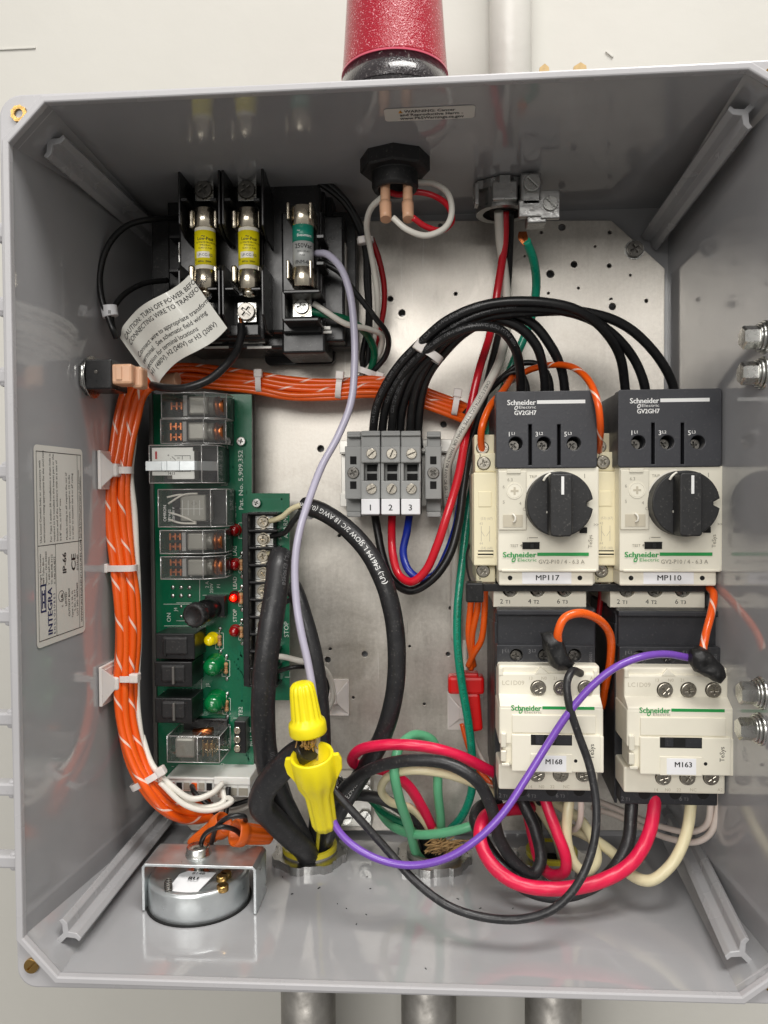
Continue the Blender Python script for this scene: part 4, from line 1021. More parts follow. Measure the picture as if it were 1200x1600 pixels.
def fuse(uc, v0, v1, yc, kind, label):
    k = pxmm(yc-5); q0 = P(uc, v0, yc-5); q1 = P(uc, v1, yc-5); L = q0.z-q1.z; R = 5.15; x = q0.x
    t = thing('cartridge_fuse', label, 'fuse', (x, yc, (q0.z+q1.z)/2), 'cartridge fuses in the holders')
    def ring_(za, zb, r, m, name):
        b = MB(); b.lathe([(r-.35, 0), (r, .35), (r, abs(za-zb)-.35), (r-.35, abs(za-zb))], (x, yc, min(za, zb)), (0, 0, 1), 36); return b.build(name, m, t)
    zt, zb = q0.z, q1.z
    c = L*.245
    ring_(zt, zt-c, R, 'nickel', 'end_cap'); ring_(zb+c, zb, R, 'nickel', 'end_cap')
    if kind == 'y':
        tb = ring_(zt-c+.2, zb+c-.2, R-.3, 'fuse_white', 'tube'); 
        b = MB(); b.lathe([(2.6, 0), (3.2, .5), (3.2, 2.6)], (x, yc, zb-2.4), (0, 0, 1), 24); b.build('reject_tip', 'nickel', t)
        a, e = zt-c-1.6, zb+c+1.7; b = MB(); b.lathe([(R-.22, 0), (R-.22, a-e)], (x, yc, e), (0, 0, 1), 48); sl = b.build('sleeve', 'fuse_yellow', t)
        def wrap(b, s, xx, z, size, bold=.0, off=.0): 
            b.text(s, size, lambda px, py: Vector((x+(R-.12+off)*math.sin((px+xx)/R), yc-(R-.12+off)*math.cos((px+xx)/R), z+py)), 'LEFT', bold)
        b = MB(); h = a-e
        wrap(b, 'Low-Peak', -2.6, a-h*.29, 2.1, .02); wrap(b, 'ULTIMATE PROTECTION', -3.4, a-h*.38, 1.05); wrap(b, 'TIME-DELAY', -1.4, a-h*.46, 1.0); wrap(b, 'CLASS CC FUSE', -2, a-h*.54, 1.0); wrap(b, '600Vac  200kA', -2.4, a-h*.93, 1.1, .02); wrap(b, 'UL', -4.8, a-h*.86, 1.3)
        b.text('~', 3.6, lambda px, py: Vector((x+(R-.12)*math.sin((px-.6)/R), yc-(R-.12)*math.cos((px-.6)/R), a-h*.24+py)), 'LEFT', 0)
        b.build('lettering', 'ink_black', sl)
        b = MB()
        for i in range(12):
            a0, a1 = -.62+1.3*i/12, -.62+1.3*(i+1)/12
            b.quad(*[Vector((x+(R-.16)*math.sin(q), yc-(R-.16)*math.cos(q), z)) for q, z in ((a0, a-h*.80), (a1, a-h*.80), (a1, a-h*.62), (a0, a-h*.62))])
        b.build('white_panel', 'fuse_white', sl)
        b = MB(); wrap(b, 'LP-CC-1/2', -2.5, a-h*.755, 1.75, .01, .03); b.build('lettering', 'ink_navy', sl)
    else:
        a, e = zt-c+.2, zb+c-.2; h = a-e
        b = MB(); b.lathe([(R-.25, 0), (R-.25, h*.40)], (x, yc, a-h*.40), (0, 0, 1), 48); sl = b.build('sleeve', 'fuse_teal', t)
        b = MB(); b.lathe([(R-.25, 0), (R-.25, h*.60-.02)], (x, yc, e), (0, 0, 1), 48); s2 = b.build('sleeve', 'fuse_grey', t)
        def wrap(b, s, xx, z, size, bold=.0): b.text(s, size, lambda px, py: Vector((x+(R-.16)*math.sin((px+xx)/R), yc-(R-.16)*math.cos((px+xx)/R), z+py)), 'LEFT', bold)
        b = MB(); wrap(b, 'Bussmann', -2.2, a-h*.30, 1.9, .02); wrap(b, '~', -2.2, a-h*.2, 3); b.build('lettering', 'ink_white', sl)
        b = MB(); wrap(b, '250Vac', -3.4, a-h*.57, 3.0, .02); wrap(b, 'TIME-DELAY', -2.2, a-h*.67, 1.15); wrap(b, 'FUSE', -.8, a-h*.76, 1.15); wrap(b, 'FNM-6/10', -3.2, a-h*.94, 2.3, .02); b.build('lettering', 'ink_black', s2)
fuse(315, 322, 450, 73, 'y', 'yellow banded cartridge fuse, left one of the yellow pair')
fuse(384, 322, 450, 73, 'y', 'yellow banded cartridge fuse, right one of the yellow pair')
fuse(470, 318, 446, 70, 'g', 'green and silver cartridge fuse printed 250Vac')

# =================================================================== CIRCUIT BOARD
YB = 106.0
cb = thing('circuit_board', 'green circuit board full of relays, lamps and screw terminals', 'circuit board', P(320, 900, YB))
o2 = [P2(238, 616, YB), P2(393, 616, YB), P2(393, 771, YB), P2(452, 771, YB), P2(452, 1094, YB), P2(396, 1094, YB), P2(396, 1238, YB), P2(249, 1238, YB)]
b = MB(); b.plate([o2], YB, YB+1.6, .1); sub = b.build('board', 'pcb_green', cb)
b = MB(); b.pbox(238, 616, 255, 1238, YB+2, BY+2, bev=.6); b.pbox(250, 616, 392, 1230, YB+9, BY+1, bev=.6); tray = b.build('carrier', 'tray_black', cb)
b = MB(); b.pbox(236, 612, 242, 1240, YB-1.5, YB+4, bev=.4); b.build('edge_channel', 'tray_grey', cb)
YS = YB-.06
def sline(b, pts, w=.28, y=YS, closed=False):
    q = [P(u, v, y) for u, v in pts]
    if closed: q.append(q[0])
    for a, c in zip(q[:-1], q[1:]):
        dv = Vector((c.x-a.x, 0, c.z-a.z));
        if dv.length < 1e-6: continue
        dv.normalize(); n = Vector((-dv.z, 0, dv.x))*w/2; e = dv*w/2
        b.quad(*[Vector((p.x, y, p.z)) for p in (a-n-e, c-n+e, c+n+e, a+n-e)])
b = MB()
for pts in (((378, 640), (378, 800)), ((364, 640), (364, 730), (372, 770)), ((383, 1045), (364, 1045)), ((378, 1058), (378, 1095), (352, 1120)), ((375, 1010), (379, 1035)), ((368, 905), (368, 925)), ((300, 1200), (330, 1180), (390, 1160)), ((395, 780), (440, 780), (440, 800)), ((444, 800), (444, 1090)), ((388, 1090), (388, 1230)), ((258, 985), (258, 1130)), ((372, 1010), (376, 1024), (384, 1030)), ((360, 650), (360, 800)), ((356, 1010), (372, 1030), (372, 1060)), ((385, 1100), (385, 1180), (396, 1200))): sline(b, pts, .8)
b.build('copper_traces', 'pcb_trace', sub)
b = MB()
for pts in (((357, 630), (357, 690)), ((345, 693), (355, 693), (355, 758), (346, 758)), ((352, 826), (357, 826), (357, 900)), ((256, 905), (312, 905), (312, 944), (256, 944)), ((257, 978), (313, 978), (313, 1058), (308, 1058)), ((315, 1020), (315, 1080), (256, 1080), (256, 1090)), ((313, 1090), (313, 1118), (305, 1118)), ((317, 930), (352, 930), (352, 964), (345, 964)), ((276, 942), (300, 942), (300, 970), (276, 970)), ((365, 1122), (384, 1122), (384, 1126)), ((430, 800), (430, 812)), ((444, 1058), (453, 1058), (453, 1050))): sline(b, pts)
for (u, v) in ((343, 1001), (353, 1044), (354, 1103)): sline(b, [(u-6, v-12), (u+6, v-12), (u+6, v+13), (u-6, v+13)], closed=True)
for v in (829, 883, 935, 988): sline(b, [(373, v-12), (380, v-12)]); sline(b, [(373, v+12), (380, v+12)]); sline(b, [(373, v-12), (373, v+12)])
def vt(s, u, v, h, **k): b.ptext(s, u, v, YB, h, ang=90, align='LEFT', bold=.01, **k)
vt('Pat. No. 5,909,352', 380, 797, 7.2, wpx=94); vt('ALARM', 369, 813, 6.2); vt('LAG', 370, 869, 6.2); vt('LEAD', 370, 921, 6.2); vt('STOP', 370, 972, 6.2); vt('ALARM', 450, 841, 7.6); vt('STOP', 451, 996, 7.6); vt('ON', 267, 972, 6.8); vt('J4', 277, 955, 5.6); vt('J3', 327, 1073, 5.6); vt('J2', 350, 1198, 5.6); vt('TB2', 379, 1119, 6.6); vt('TB1', 429, 1083, 6.0); vt('F1', 344, 919, 5.4); vt('250V', 333, 927, 5.4); vt('2 A', 326, 919, 5.4); vt('CONTROL', 322, 1012, 5.4); vt('2', 319, 1036, 5); vt('1', 319, 1094, 5)
vt('NO C NC', 395, 1166, 5.6); vt('1', 272, 1199, 4); vt('6', 329, 1199, 4); vt('1', 362, 1199, 4); vt('3', 385, 1199, 4)
for s, v in (('1', 817), ('5', 843), ('6', 866), ('4', 975), ('3', 1000)): vt(s, 440, v, 5)
b.build('lettering', 'silkscreen', sub)
b = MB()
vr = random.Random(5)
for i in range(46):
    u, v = vr.choice(((vr.uniform(358, 390), vr.uniform(640, 790)), (vr.uniform(365, 388), vr.uniform(1010, 1120)), (vr.uniform(300, 390), vr.uniform(1178, 1200)), (vr.uniform(434, 449), vr.uniform(850, 1085)), (vr.uniform(258, 300), vr.uniform(946, 985))))
    q = P(u, v, YB); b.lathe([(.42, 0), (.42, .05)], (q.x, YB-.01, q.z), (0, -1, 0), 8)
b.build('vias', 'pcb_trace', sub)
b = MB()
for k in range(16):
    u = 383+vr.uniform(-18, 4); v = 640+k*9; sline(b, [(u, v), (u, v+vr.uniform(20, 60)), (u-8, v+70)], .3, YB-.03)
for k in range(5): sline(b, [(362+4*k, 1010), (362+4*k, 1030+5*k), (385, 1053+5*k)], .35, YB-.03); sline(b, [(300+9*k, 1204), (304+9*k, 1186), (330+9*k, 1178)], .35, YB-.03); sline(b, [(436+2.5*k, 850+20*k), (436+2.5*k, 1086)], .3, YB-.03)
b.build('fine_traces', 'pcb_trace', sub)
b = MB()
for i in range(3):
    for j in range(2): q = P(270+13*i, 918+13*j, YB); b.ball((q.x, YB, q.z), 1.15, (1, .4, 1), 12)
b.build('solder_joints', 'zinc', sub)
b = MB()
for (u, v) in ((283, 948), (283, 963), (286, 1078), (292, 1078), (300, 1078), (307, 1078)): q = P(u, v, YB); b.ball((q.x, YB, q.z), .8, (1, .4, 1), 12)
b.build('solder_joints', 'zinc', sub)
for (u, v) in ((378, 690), (402, 786)):
    q = P(u, v, YB); screw(cb, (q.x, YB-1.4, q.z), 2.0, 'cross', 'zinc', 'board_screw', 1.8)

def relay(u0, v0, u1, v1, yf, kind, name='relay'):
    """clear covered relay; du0.. box of the front face in the photo"""
    a = P(u0, v0, yf); e = P(u1, v1, yf); x0, x1, z1, z0 = a.x, e.x, a.z, e.z; zc = (z0+z1)/2; H = z1-z0; W = x1-x0
    t = bpy.data.objects.new(name, None); COL.objects.link(t); t.parent = cb; t.empty_display_size = .005
    slope = W*.30
    b = MB(); b.box(x0+.4, x1-.4, yf+18, YB-.2, z0+.4, z1-.4, .4); b.build('base', 'black_plastic', t)
    if kind in ('dpdt', 'spdt'):
        b = MB(); b.box(x0+W*.42, x0+W*.74, yf+1.6, yf+15, zc-H*.37, zc+H*.37, 1.0); b.lathe([(H*.37, 0), (H*.37, 3.2), (H*.3, 3.8)], (x0+W*.70, yf+2.2+H*.37, zc), (1, 0, 0), 24); b.build('armature', 'relay_grey', t)
        b = MB(); b.lathe([(H*.34, 0), (H*.42, .6), (H*.42, 2.0), (H*.36, 2.6)], (x0+W*.80, yf+9, zc), (1, 0, 0), 24); b.lathe([(H*.36, 0), (H*.36, 3.4)], (x0+W*.85, yf+9, zc), (1, 0, 0), 24); b.build('coil', 'copper', t)
        b = MB()
        for zz in ((zc+H*.22, zc-H*.22) if kind == 'dpdt' else (zc,)):
            for dx_ in (0, 2.6, 5.0): b.box(x0+W*.12+dx_, x0+W*.12+dx_+.9, yf+2.5, yf+14, zz-H*.15, zz+H*.15, .1)
            b.box(x0+W*.10, x0+W*.12+7, yf+4, yf+5, zz-.5, zz+.5, .1)
        b.build('contacts', 'copper', t)
        b = MB(); b.ptext('OMRON', (u0+u1)/2+1, (v0+v1)/2+6, yf+2.9, 3.0, ang=90, align='CENTER', off=.05); b.build('lettering', 'ink_white', t)
        b = MB(); b.box(x0+W*.33, x0+W*.40, yf+2, yf+16, z0+1, z1-1, .3); b.build('divider', 'clear_edge', t)
    elif kind == 'card':
        b = MB(); b.box(x0+1, x0+W*.66, yf+.8, yf+1.2, z0+H*.20, z1-H*.06, .1); b.box(x0+W*.34, x0+W*.68, yf+.7, yf+1.25, z0+H*.10, z1-H*.16, .1); c = b.build('wiring_card', 'paper_white', t)
        b = MB(); b.box(x0+2.7, x0+3.6, yf+.55, yf+.75, z1-H*.36, z1-H*.16); b.build('red_mark', 'ink_red', c)
        b = MB()
        for (xa, za, xb, zb_) in ((.38, .72, .62, .72), (.62, .72, .62, .62), (.38, .30, .62, .30), (.62, .30, .62, .38), (.50, .72, .50, .62), (.50, .30, .50, .38), (.42, .66, .46, .66), (.42, .36, .46, .36), (.34, .70, .40, .60), (.34, .32, .40, .42)):
            p = Vector((x0+W*xa, yf+.6, z0+H*za)); q = Vector((x0+W*xb, yf+.6, z0+H*zb_)); dv = (q-p).normalized(); n = Vector((-dv.z, 0, dv.x))*.12; b.quad(p-n, q-n, q+n, p+n)
        for s, xa, za in (('+', .27, .70), ('-', .31, .62), ('14', .27, .22), ('13', .33, .22), ('o o', .22, .30)): b.text(s, 1.8, lambda px, py: Vector((x0+W*xa+px, yf+.6, z0+H*za+py)), 'LEFT', .01)
        b.build('lettering', 'ink_black', c)
        b = MB(); b.box(x0-1.6, x0+W*.70, yf-.9, yf-.3, zc-H*.14-.6, zc+H*.11-.6, .1); b.box(x0+W*.18, x0+W*.20, yf-1.4, yf-.5, zc-H*.14-.6, zc+H*.11-.6, .1)
        b.box(x0+W*.25, x0+W*.28, yf-1.4, yf-.5, zc-H*.14-.6, zc+H*.11-.6, .1); b.box(x0+W*.44, x0+W*.47, yf-1.5, yf-.5, zc-H*.14-.6, zc+H*.11-.6, .1)
        b.prism([(x0+W*.70, yf-.9, zc-H*.14-.6), (x0+W*.70, yf-.4, zc-H*.14-.6), (x1-1.5, yf+8, zc-H*.14-.6), (x1-1, yf+7.6, zc-H*.14-.6)], (0, 0, H*.25), .05)
        b.build('spring_clip', 'galvanized', t)
        b = MB(); b.box(x0+W*.2, x0+W*.60, yf+6, yf+16, z0+2, z1-2, .6); b.build('armature', 'relay_grey', t)
    elif kind == 'wired':
        b = MB(); b.box(x0+W*.30, x0+W*.70, yf+3, yf+16, z0+H*.14, z1-H*.14, .8); b.build('armature', 'relay_grey', t)
        b = MB(); b.ptext('OMRON', u0+13, v1-8, yf+.9, 5, ang=90, align='LEFT', bold=.02); b.ptext('MY4-02', u0+20, v1-8, yf+.9, 4.4, ang=90, align='LEFT', bold=.01); b.ptext('120/240 V', u0+26, v1-8, yf+.9, 4, ang=90, align='LEFT', bold=.01)
        for i in range(4): sline(b, [(u0+38+i*9, v0+17), (u0+38+i*9, v1-18)], .2, yf+2.9)
        sline(b, [(u0+34, v0+30), (u0+70, v0+30)], .2, yf+2.9); b.build('lettering', 'ink_white', t)
        b = MB()
        for p in (((u0+16, v0+22), (u0+40, v0+8), (u0+62, v0+6)), ((u0+14, v0+12), (u0+34, v0+8), (u0+50, v0+9)), ((u0+18, v0+36), (u0+32, v1-18), (u0+60, v1-7)), ((u0+16, v1-12), (u0+34, v1-6), (u0+60, v1-5))):
            b.tube([P(p[0][0], p[0][1], yf+1.8), P(p[1][0], p[1][1], yf+2.2), P(p[2][0], p[2][1], yf+4)], .5, 8)
        b.build('lead', 'wire_white', t)
    # clear cover: five walls, the right end sloping back as on the photo
    b = MB(); xs = x1-slope if kind in ('dpdt', 'spdt') else x1-.2*W
    yv = yf+1.2 if True else yf
    F = [(x0, yf), (xs, yf), (x1, yf+ (7 if kind in ('dpdt', 'spdt') else 5)), (x1, yf+19), (x0, yf+19)]
    b.prism([(p[0], p[1], z0) for p in F], (0, 0, H), .35, 2); b.build('cover', 'clear_cover', t)
    b = MB(); r = .28
    for (p, q) in (((x0, yf, z0), (xs, yf, z0)), ((x0, yf, z1), (xs, yf, z1)), ((x0, yf, z0), (x0, yf, z1)), ((xs, yf, z0), (xs, yf, z1)), ((xs, yf, z0), F2(x1, F[2][1], z0)), ((xs, yf, z1), F2(x1, F[2][1], z1)), (F2(x1, F[2][1], z0), F2(x1, F[2][1], z1)), (F2(x1, F[2][1], z0), F2(x1, yf+19, z0)), (F2(x1, F[2][1], z1), F2(x1, yf+19, z1))):
        b.tube([Vector(p), Vector(q)], r, 6, 1)
    b.build('cover_rim', 'clear_edge', t)
    return t
def F2(x, y, z): return (x, y, z)
relay(252, 614, 348, 652, 82, 'spdt'); relay(251, 655, 347, 692, 82, 'dpdt'); relay(233, 696, 336, 754, 78, 'card'); relay(247, 765, 350, 823, 82, 'wired')
relay(250, 829, 346, 865, 82, 'dpdt'); relay(251, 870, 346, 905, 82, 'dpdt'); 
# lower relay lies the other way: coil on the left, contacts on the right
def low_relay():
    yf = 84; a = P(261, 1150, yf); e = P(343, 1192, yf); t = bpy.data.objects.new('relay', None); COL.objects.link(t); t.parent = cb
    x0, x1, z1, z0 = a.x, e.x, a.z, e.z; W = x1-x0; H = z1-z0
    b = MB(); b.box(x0+2, x1-1, yf+19, YB-.2, z0+2, z1+3, .4); b.build('base', 'black_plastic', t)
    b = MB(); b.box(x0+3, x0+W*.5, yf+2, yf+16, z0+1.2, z1-1.5, 1.4); b.build('armature', 'relay_grey', t)
    b = MB(); b.lathe([(2.0, 0), (2.0, 10)], (x0+W*.4, yf+9, z1-1), (1, 0, .1), 20); b.build('coil', 'copper', t)
    b = MB()
    for i in range(3): b.box(x0+W*(.64+.09*i), x0+W*(.66+.09*i), yf+3, yf+13, z0+2, z1-3, .1)
    b.box(x0+W*.62, x0+W*.86, yf+5, yf+5.8, z0+H*.4, z0+H*.6, .1); b.build('contacts', 'brass', t)
    b = MB(); b.box(x0, x1, yf, yf+20, z0, z1, .5); b.build('cover', 'clear_cover', t)
    b = MB()
    for (p, q) in (((x0, yf, z0), (x1, yf, z0)), ((x0, yf, z1), (x1, yf, z1)), ((x0, yf, z0), (x0, yf, z1)), ((x1, yf, z0), (x1, yf, z1)), ((x0+W*.58, yf, z0), (x0+W*.58, yf, z1)), ((x1, yf, z0), (x1, yf+20, z0)), ((x1, yf, z1), (x1, yf+20, z1)), ((x1, yf+20, z0), (x1, yf+20, z1)), ((x0, yf, z1), (x0, yf+20, z1)), ((x0, yf+20, z1), (x1, yf+20, z1)), ((x0+W*.58, yf, z1), (x0+W*.58, yf+20, z1))): b.tube([Vector(p), Vector(q)], .25, 6, 1)
    b.build('cover_rim', 'clear_edge', t)
low_relay()
# indicator lamps
def led(u, v, r, m, h, name='indicator_lamp'):
    q = P(u, v, YB-h); b = MB(); rr = r*pxmm(YB-h)
    b.lathe([(rr*1.18, 0), (rr*1.18, 1.0), (rr, 1.2), (rr, h-rr*.9)] + [(rr*math.cos(a), h-rr*.9+rr*.9*math.sin(a)) for a in [PI/2*i/7 for i in range(1, 8)]], (q.x, YB-.1, q.z), (0, -1, 0), 32)
    return b.build(name, m, cb)
led(364, 829, 8.5, 'led_red', 6); led(364, 883, 8.5, 'led_red', 6); lt_ = led(363, 935, 8.5, 'led_red_clear', 6); q = P(363, 935, YB-4); b = MB(); b.ball((q.x, YB-3.2, q.z), 1.35, (1, .9, 1), 16); b.build('glowing_core', 'led_core', lt_); b = MB(); b.ball((q.x, YB-2.0, q.z), 2.0, (1, .7, 1), 16); b.build('lamp_body', 'led_red_lit', lt_); led(364, 988, 8.5, 'led_red', 6); led(325, 1002, 8.8, 'led_yellow', 9); led(328, 1045, 15, 'led_green', 12); led(330, 1103, 15.5, 'led_green', 12)
for (u, v) in ((343, 1001), (353, 1044), (354, 1103), (377, 883), (377, 935), (377, 988)):
    q = P(u, v, YB-1.5)
    b = MB(); b.lathe([(.5, 0), (1.15, .5), (1.2, 1.4), (.95, 1.8), (.95, 4.2), (1.2, 4.6), (1.15, 5.5), (.5, 6)], (q.x, YB-1.4, q.z-3), (0, 0, 1), 16); rs = b.build('resistor', 'resistor_tan', cb)
    b = MB()
    for i, zz in enumerate((-1.4, 0, 1.2)): b.lathe([(1.0, 0), (1.0, .35)], (q.x, YB-1.4, q.z+zz), (0, 0, 1), 16)
    b.build('colour_band', 'copper', rs)
    b = MB(); b.tube([Vector((q.x, YB-.3, q.z+6)), Vector((q.x, YB-1.3, q.z+5)), Vector((q.x, YB-1.4, q.z+3))], .28, 8); b.tube([Vector((q.x, YB-.3, q.z-6)), Vector((q.x, YB-1.3, q.z-5)), Vector((q.x, YB-1.4, q.z-3))], .28, 8)
    b.ball((q.x, YB-.2, q.z+6), 1.1, (1, .5, 1), 12); b.ball((q.x, YB-.2, q.z-6), 1.1, (1, .5, 1), 12); b.build('resistor_lead', 'zinc', rs)
# fuse drawer with a ribbed cap, leaning out of the board
fd = bpy.data.objects.new('board_fuse_holder', None); COL.objects.link(fd); fd.parent = cb
pa = P(337, 947, YB-1); pb = P(303, 962, YB-22)
ax = (pb-pa)
b = MB(); b.lathe([(5.6, 0), (5.6, ax.length*.55), (5.0, ax.length*.6), (5.0, ax.length*.8)], pa, ax, 28); b.build('barrel', 'black_plastic', fd)
b = MB(); b.lathe([(5.6, 0), (6.0, .4), (6.0, 5.0), (5.4, 5.5), (4.2, 5.5), (4.0, 4.9), (0, 4.9)], pa+ax*.78, ax, 48, fn=lambda t, h: 1+(.04*math.cos(16*t) if .2 < h < 5.2 else 0)); b.build('cap', 'black_matte', fd)
b = MB(); b.pbox(320, 931, 351, 964, YB-6, YB, bev=.4); b.build('socket', 'black_plastic', fd)
# rocker switches
for (u0, v0, u1, v1, f) in ((243, 990, 304, 1030, 0), (241, 1034, 300, 1073, 1), (242, 1091, 300, 1130, 1)):
    sw = bpy.data.objects.new('rocker_switch', None); COL.objects.link(sw); sw.parent = cb; yf = YB-19
    b = MB(); b.pbox(u0, v0, u1, v1, yf, YB, bev=.5); b.build('housing', 'black_plastic', sw)
    b = MB(); b.pbox(u0+9, v0+5, u1-11, v1-6, yf-.8, yf+2, bev=1.6, seg=3); b.build('rocker', 'black_matte', sw)
    b = MB(); uc = u0+(12 if f == 0 else 27); b.pbox(uc, v0+8, uc+4, v1-3, yf-(1.2 if f == 0 else 2.2), yf, bev=.4); b.build('lever', 'tray_grey' if f else 'black_plastic', sw)
# long barrier strip
ts = bpy.data.objects.new('barrier_strip', None); COL.objects.link(ts); ts.parent = cb
b = MB(); b.pbox(379, 802, 389, 1073, YB-14, YB, bev=.5); b.pbox(386, 802, 432, 1073, YB-4, YB, bev=.4)
for i in range(11): v = 802+27.0*i; b.pbox(386, v-1.4, 433, v+2.2, YB-13, YB, bev=.4)
b.build('body', 'black_plastic', ts)
for i in range(10):
    v = 816+27.0*i; q = P(410, v, YB-8.5)
    b = MB(); b.box(q.x-4.4, q.x+5, YB-5.4, YB-4.6, q.z-3.2, q.z+3.2, .15); b.box(q.x+4.4, q.x+5.4, YB-8, YB-4.6, q.z-2.2, q.z+2.2, .15); b.build('contact_plate', 'zinc', ts)
    b = MB(); b.ring((q.x, YB-5.6, q.z), (0, -1, 0), 1.4, 3.3, .6, 24, fn=lambda t, h: 1+.05*math.cos(4*t)); b.build('square_washer', 'nickel', ts)
    screw(ts, (q.x, YB-7.2, q.z), 2.4, 'cross', 'nickel', 'terminal_screw', 1.5)
# small three-way terminal
t3 = bpy.data.objects.new('small_terminal', None); COL.objects.link(t3); t3.parent = cb
b = MB(); b.pbox(366, 1127, 384, 1177, YB-9, YB, bev=.4); b.build('body', 'black_plastic', t3)
for v in (1141, 1155, 1169): q = P(371, v, YB-9); screw(t3, (q.x, YB-9.3, q.z), 1.55, 'slot', 'nickel', 'terminal_screw', .8)
# plug connectors along the bottom edge
for (u0, v0, u1, v1, n, nm) in ((266, 1207, 335, 1238, 6, ''), (339, 1207, 391, 1246, 3, '')):
    pc = bpy.data.objects.new('plug_connector', None); COL.objects.link(pc); pc.parent = cb; yf = YB-18
    a = P(u0, v0, yf+6); e = P(u1, v1, yf)
    b = MB(); b.box(a.x, e.x, yf, YB+2, e.z+6, a.z, .5); b.build('header', 'nylon_connector', pc)
    b = MB(); W = (e.x-a.x)
    for i in range(n+1): b.box(a.x+.6+(W-1.6)*i/n, a.x+1.2+(W-1.6)*i/n, yf+.5, YB, e.z, e.z+7, .1)
    b.box(a.x+.4, e.x-.2, yf+.5, yf+1.6, e.z, e.z+7, .1); b.box(a.x+.4, e.x-.2, YB-1, YB, e.z, e.z+7, .1); b.box(a.x+.4, e.x-.2, yf+8, yf+8.8, e.z, e.z+7, .1); b.build('plug', 'nylon_connector', pc)
    for i in range(n):
        xa = a.x+1.4+(W-1.6)*i/n; xb = a.x+.4+(W-1.6)*(i+1)/n; b = MB(); b.box(xa, xb, yf-.12, yf+.2, e.z+.8, e.z+4.6, .1); b.build('wire_port', ['wire_dark_red', 'hole_dark', 'ink_grey', 'wire_orange', 'ink_grey', 'hole_dark'][i] if n == 6 else 'ink_grey', pc)

# =================================================================== PARTS ON THE WALLS OF THE BOX
# beacon on top
bx = P(617, 120, 62); XB, YBc = bx.x, 62.0; zt_ = wallz_top(YBc, XB)+3.4
be = thing('warning_beacon', 'red glittery warning beacon standing on top of the box', 'beacon', (XB, YBc, zt_))
b = MB(); b.lathe([(19, 0), (19.5, 1), (19.5, 18), (24.2, 21), (24.6, 22), (24.5, 24), (23.4, 32.5), (15, 33)], (XB, YBc, zt_), (0, 0, 1), 64); b.build('base', 'beacon_skirt', be)
b = MB(); b.ring((XB, YBc, zt_+21.4), (0, 0, 1), 24, 25.3, 1.6, 96); b.build('base_rim', 'beacon_skirt', be)
b = MB(); b.ring((XB, YBc, zt_+32.2), (0, 0, 1), 22, 23.9, .8, 96); b.build('rim', 'beacon_edge', be)
b = MB(); b.lathe([(23.6, 33), (23.5, 34), (22.6, 46), (20.4, 80), (19.4, 95), (17, 104), (0, 108)], (XB, YBc, zt_), (0, 0, 1), 96); b.build('dome', 'beacon_red', be)
g = top_pt(617, 245); GX, GY = P(617, 250, 60).x, 60.0; gz = wallz_top(GY, GX)
b = MB(); b.lathe([(15.6, 0), (15.6, -6), (14.8, -6.8), (9.5, -7)][::1], (GX, GY, gz), (0, 0, 1), 8, smooth=False); b.build('lock_nut', 'black_matte', be)
b = MB()
pr = [(10.5, -2)];
for i in range(7): pr += [(10.4, -7-1.0*i), (9.7, -7.5-1.0*i)]
pr += [(9.6, -14.5), (7.8, -14.5), (7.8, -8)]
b.lathe(pr, (GX, GY, gz), (0, 0, 1), 40); b.build('threaded_stem', 'black_matte', be)

# crimp connectors below the beacon
for (u, lab) in ((602, 'pale pink crimp connector under the beacon stem, left one'), (637, 'pale pink crimp connector under the beacon stem, right one')):
    t = thing('crimp_connector', lab, 'crimp connector', P(u, 310, 58), 'crimp connectors below the beacon')
    a = P(u, 275, 58); c = P(u, 322, 56); e = P(u+1, 343, 54); k = pxmm(56)
    b = MB(); b.tube([a, a.lerp(c, .5), c], 9.6*k, 16, 4, flat=.8, rfn=lambda s: .96+.06*s); b.build('sleeve', 'peach_connector', t)
    b = MB(); b.tube([c.lerp(a, .1), e], 11.2*k, 16, 4, flat=.85, rfn=lambda s: 1-.08*s); b.build('barrel', 'peach_connector', t)
# grey cable clamp with a ground lug
CX, CY = P(784, 330, 100).x, 97.0; cz = wallz_top(CY, CX)
cc = thing('conduit_fitting', 'grey cast fitting with a ground lug under the top wall', 'fitting', (CX, CY, cz))
b = MB(); b.ring((CX, CY, cz-1), (0, 0, -1), 9.5, 14.2, 4, 40, fn=lambda t, h: 1+.10*(math.cos(6*t) > .35)); b.ring((CX, CY, cz-4.9), (0, 0, -1), 9.5, 12.8, 9, 40); b.build('bushing', 'die_cast', cc)
b = MB(); b.box(CX-14.2, CX-12.2, CY-15, CY-9, cz-14, cz-4, .4); b.box(CX-6, CX+6, CY-15.4, CY-12, cz-12.5, cz-3.5, .8); b.build('clamp_pad', 'die_cast', cc)
b = MB(); lx = CX+9; b.box(lx-2, lx+7.5, CY-19, CY-6, cz-17, cz-1.5, 1.2); b.box(lx-3, lx+8, CY-19, CY-15.5, cz-22, cz-14, .6); b.box(lx+7, lx+16, CY-19, CY-16, cz-23, cz-10, .5); b.box(lx+1, lx+10, CY-18, CY-8, cz-24.5, cz-20, .6); b.build('ground_lug', 'die_cast', cc)
screw(cc, (lx+11.5, CY-19.6, cz-16.4), 3.2, 'slot', 'zinc', 'lug_screw', 1.2, -.8); screw(cc, (lx+3, CY-20, cz-7), 3.6, 'slot', 'zinc', 'lug_screw', 2, -.8)
b = MB(); q = P(822, 380, 80)
for i in range(9): b.tube([Vector((q.x-3+i*.4, 82, q.z+6)), Vector((q.x-3.4+i*.5, 80.5, q.z+2.5+.4*math.sin(i))), Vector((q.x-1+i*.2, 80, q.z-1))], .3, 6)
b.build('copper_strands', 'copper', cc)

